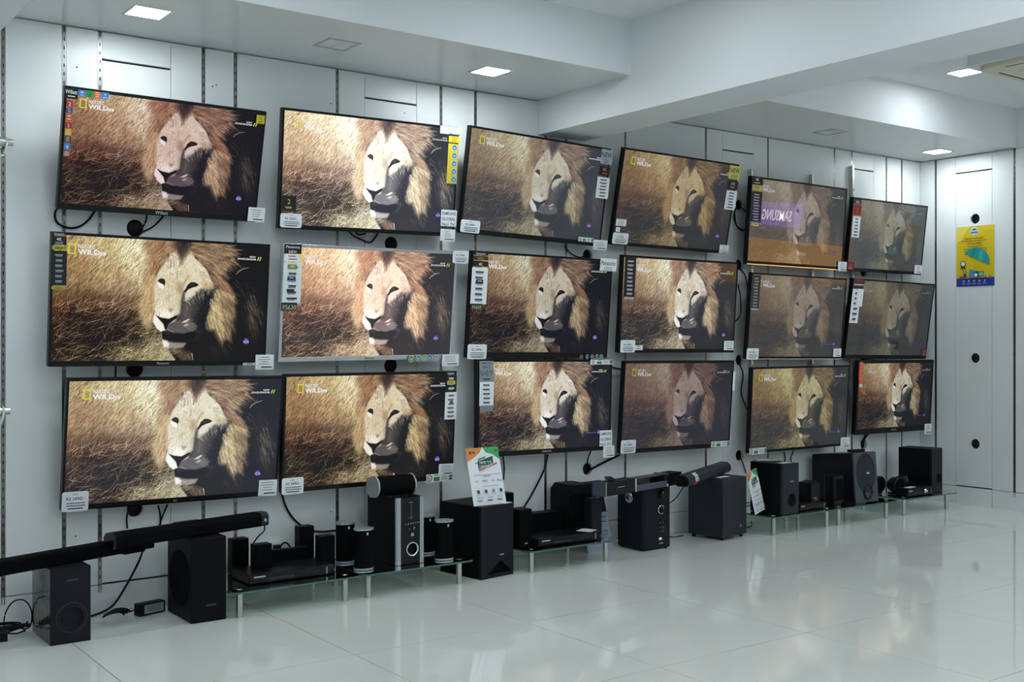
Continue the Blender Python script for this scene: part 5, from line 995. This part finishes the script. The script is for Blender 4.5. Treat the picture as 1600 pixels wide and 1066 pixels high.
for (a, b, c, d, col) in ((.10, .862, .20, .835, (40, 50, 60)), (.20, .862, .225, .74, (36, 90, 130)), (.26, .862, .285, .745, (36, 90, 130)), (.225, .862, .26, .79, (40, 60, 60)), (.36, .862, .47, .725, (56, 150, 190)), (.48, .862, .60, .755, (40, 48, 70)), (.50, .862, .53, .74, (60, 120, 160)), (.61, .84, .74, .76, (36, 60, 80)), (.62, .83, .73, .77, (90, 190, 210)), (.76, .862, .93, .835, (90, 150, 120)), (.82, .862, .86, .805, (214, 200, 120)), (.0, .862, 1, .855, (230, 120, 60))): p.rect(X(a), Z(b), X(c), Z(d), col)
p.disc(X(.54), Z(.815), w_*.045, (210, 220, 224))
for k in range(5): p.disc(X(.22+.14*k), Z(.91), w_*.022, (190, 200, 230), 10); p.lines(X(.17+.14*k), X(.27+.14*k), Z(.945), h_*.006, 2, h_*.014, (170, 180, 220), .2)
p.obj('print', t, (0, -.0012, 0))

# ------------------------------------------------------------------ power bits on the floor
def brick(label, x, y, w, d, h, rz, lab=True):
    t = thing('power_adapter', label, 'adapter', (x, y, 0), math.radians(rz)); MB().box(-w/2, w/2, -d/2, d/2, 0, h, M['rubber']).obj('body', t, bevel=.006)
    if lab: p = Print(); p.rect(-w*.32, .010, w*.42, h-.008, (150, 158, 160)); p.lines(-w*.28, w*.38, h-.014, .003, 4, .008, (60, 64, 66)); p.obj('rating_label', t, (0, -d/2-.0005, 0))
    return t
b1 = brick('black power adapter with a grey rating label beside the drum-sided subwoofer', 1.905, 5.735, .15, .055, .062, 14); b2 = brick('black power adapter under a coil of cord at the edge of the picture', 1.13, 5.63, .14, .06, .045, -10, False)
coil = MB(); pts = []
for k in range(90):
    a = k*.42; pts.append((1.215+(.075+.012*math.sin(k*1.1))*math.cos(a)+.02*math.sin(k*.23), 5.69+.04*math.sin(a), .012+.028*(k/90)+.022*abs(math.sin(a*.5+k*.05))))
coil.tube(pts, .0042, M['rubber'], 6); coil.tube(spline([(1.29, 5.70, .02), (1.325, 5.72, .03), (1.33, 5.73, .10), (1.30, 5.74, .15), (1.25, 5.74, .15), (1.21, 5.72, .10), (1.20, 5.70, .03)], 8), .0035, M['rubber'], 6)
tag(coil.obj('cord_coil'), 'coiled black cord lying next to the film wrapped subwoofer', 'cord')
c2 = MB(); pts = []
for k in range(60): a = k*.5; pts.append((1.72+.055*math.cos(a)+.0006*k, 5.735+.014*math.sin(a), .010+.02*abs(math.sin(a))+.0003*k))
c2.tube(pts, .0038, M['rubber'], 6); c2.tube(spline([pts[-1], (1.80, 5.75, .02), (1.83, 5.735, .03)], 6), .0035, M['rubber'], 6)
tag(c2.obj('cord_bundle'), 'tied bundle of black cord on the floor beside the labelled power adapter', 'cord')
o = cable(bar1, [(1.87, 5.72, .345), (1.86, 5.79, .25), (1.80, 5.81, .13), (1.74, 5.81, .05), (1.66, 5.80, .02), (1.55, 5.79, .008)], .006); cable(bar2, [(2.475, 5.62, .44), (2.50, 5.66, .38), (2.51, 5.78, .32), (2.50, 5.84, .26)], .004)
cable(bar4, [(5.34, 5.33, .435), (5.345, 5.42, .34), (5.42, 5.60, .25), (5.50, 5.72, .12), (5.62, 5.76, .01), (5.74, 5.74, .006)], .0035)
loops = MB(); loops.tube(spline([(5.37, 5.74, .25), (5.47, 5.78, .2), (5.52, 5.78, .14), (5.46, 5.78, .06), (5.38, 5.76, .02)], 8), .004, M['rubber'], 6); loops.tube(spline([(5.37, 5.77, .10), (5.44, 5.79, .17), (5.50, 5.80, .21), (5.54, 5.80, .15), (5.50, 5.79, .09), (5.40, 5.77, .03), (5.38, 5.76, .004)], 8), .004, M['rubber'], 6)
tag(loops.obj('cord_loop'), 'looped black cords between the knobbed and slate grey subwoofers', 'cord')
lp = MB(); lp.tube(spline([(6.15, 5.66, .02), (6.28, 5.70, .006), (6.40, 5.76, .01), (6.38, 5.79, .08), (6.33, 5.80, .11)], 8), .004, M['rubber'], 6); lp.tube(spline([(6.14, 5.70, .03), (6.26, 5.75, .006), (6.42, 5.72, .006), (6.5, 5.78, .03)], 8), .004, M['rubber'], 6)
tag(lp.obj('cord_loop'), 'black cords on the floor under the stand by the slate grey subwoofer', 'cord')
t = thing('socket_box', 'white double socket with a black plug on the wall behind the first stand', 'socket', (2.635, YB, .245)); MB().box(-.05, .05, -.022, 0, -.035, .03, M['white']).obj('face_plate', t, bevel=.004); p = Print()
for a, b in ((-.03, .01), (-.03, -.012)): p.disc(a, b, .006, (30, 32, 34), 12)
p.obj('sockets', t, (0, -.0226, 0)); MB().box(.0, .035, -.055, -.022, -.03, .012, M['rubber']).tube(spline([(.035, -.04, .0), (.05, -.045, .02), (.08, -.03, .015), (.11, -.02, -.02), (.12, -.03, -.04)], 7), .005, M['rubber'], 6).obj('plug', t)
bpy.context.view_layer.update()
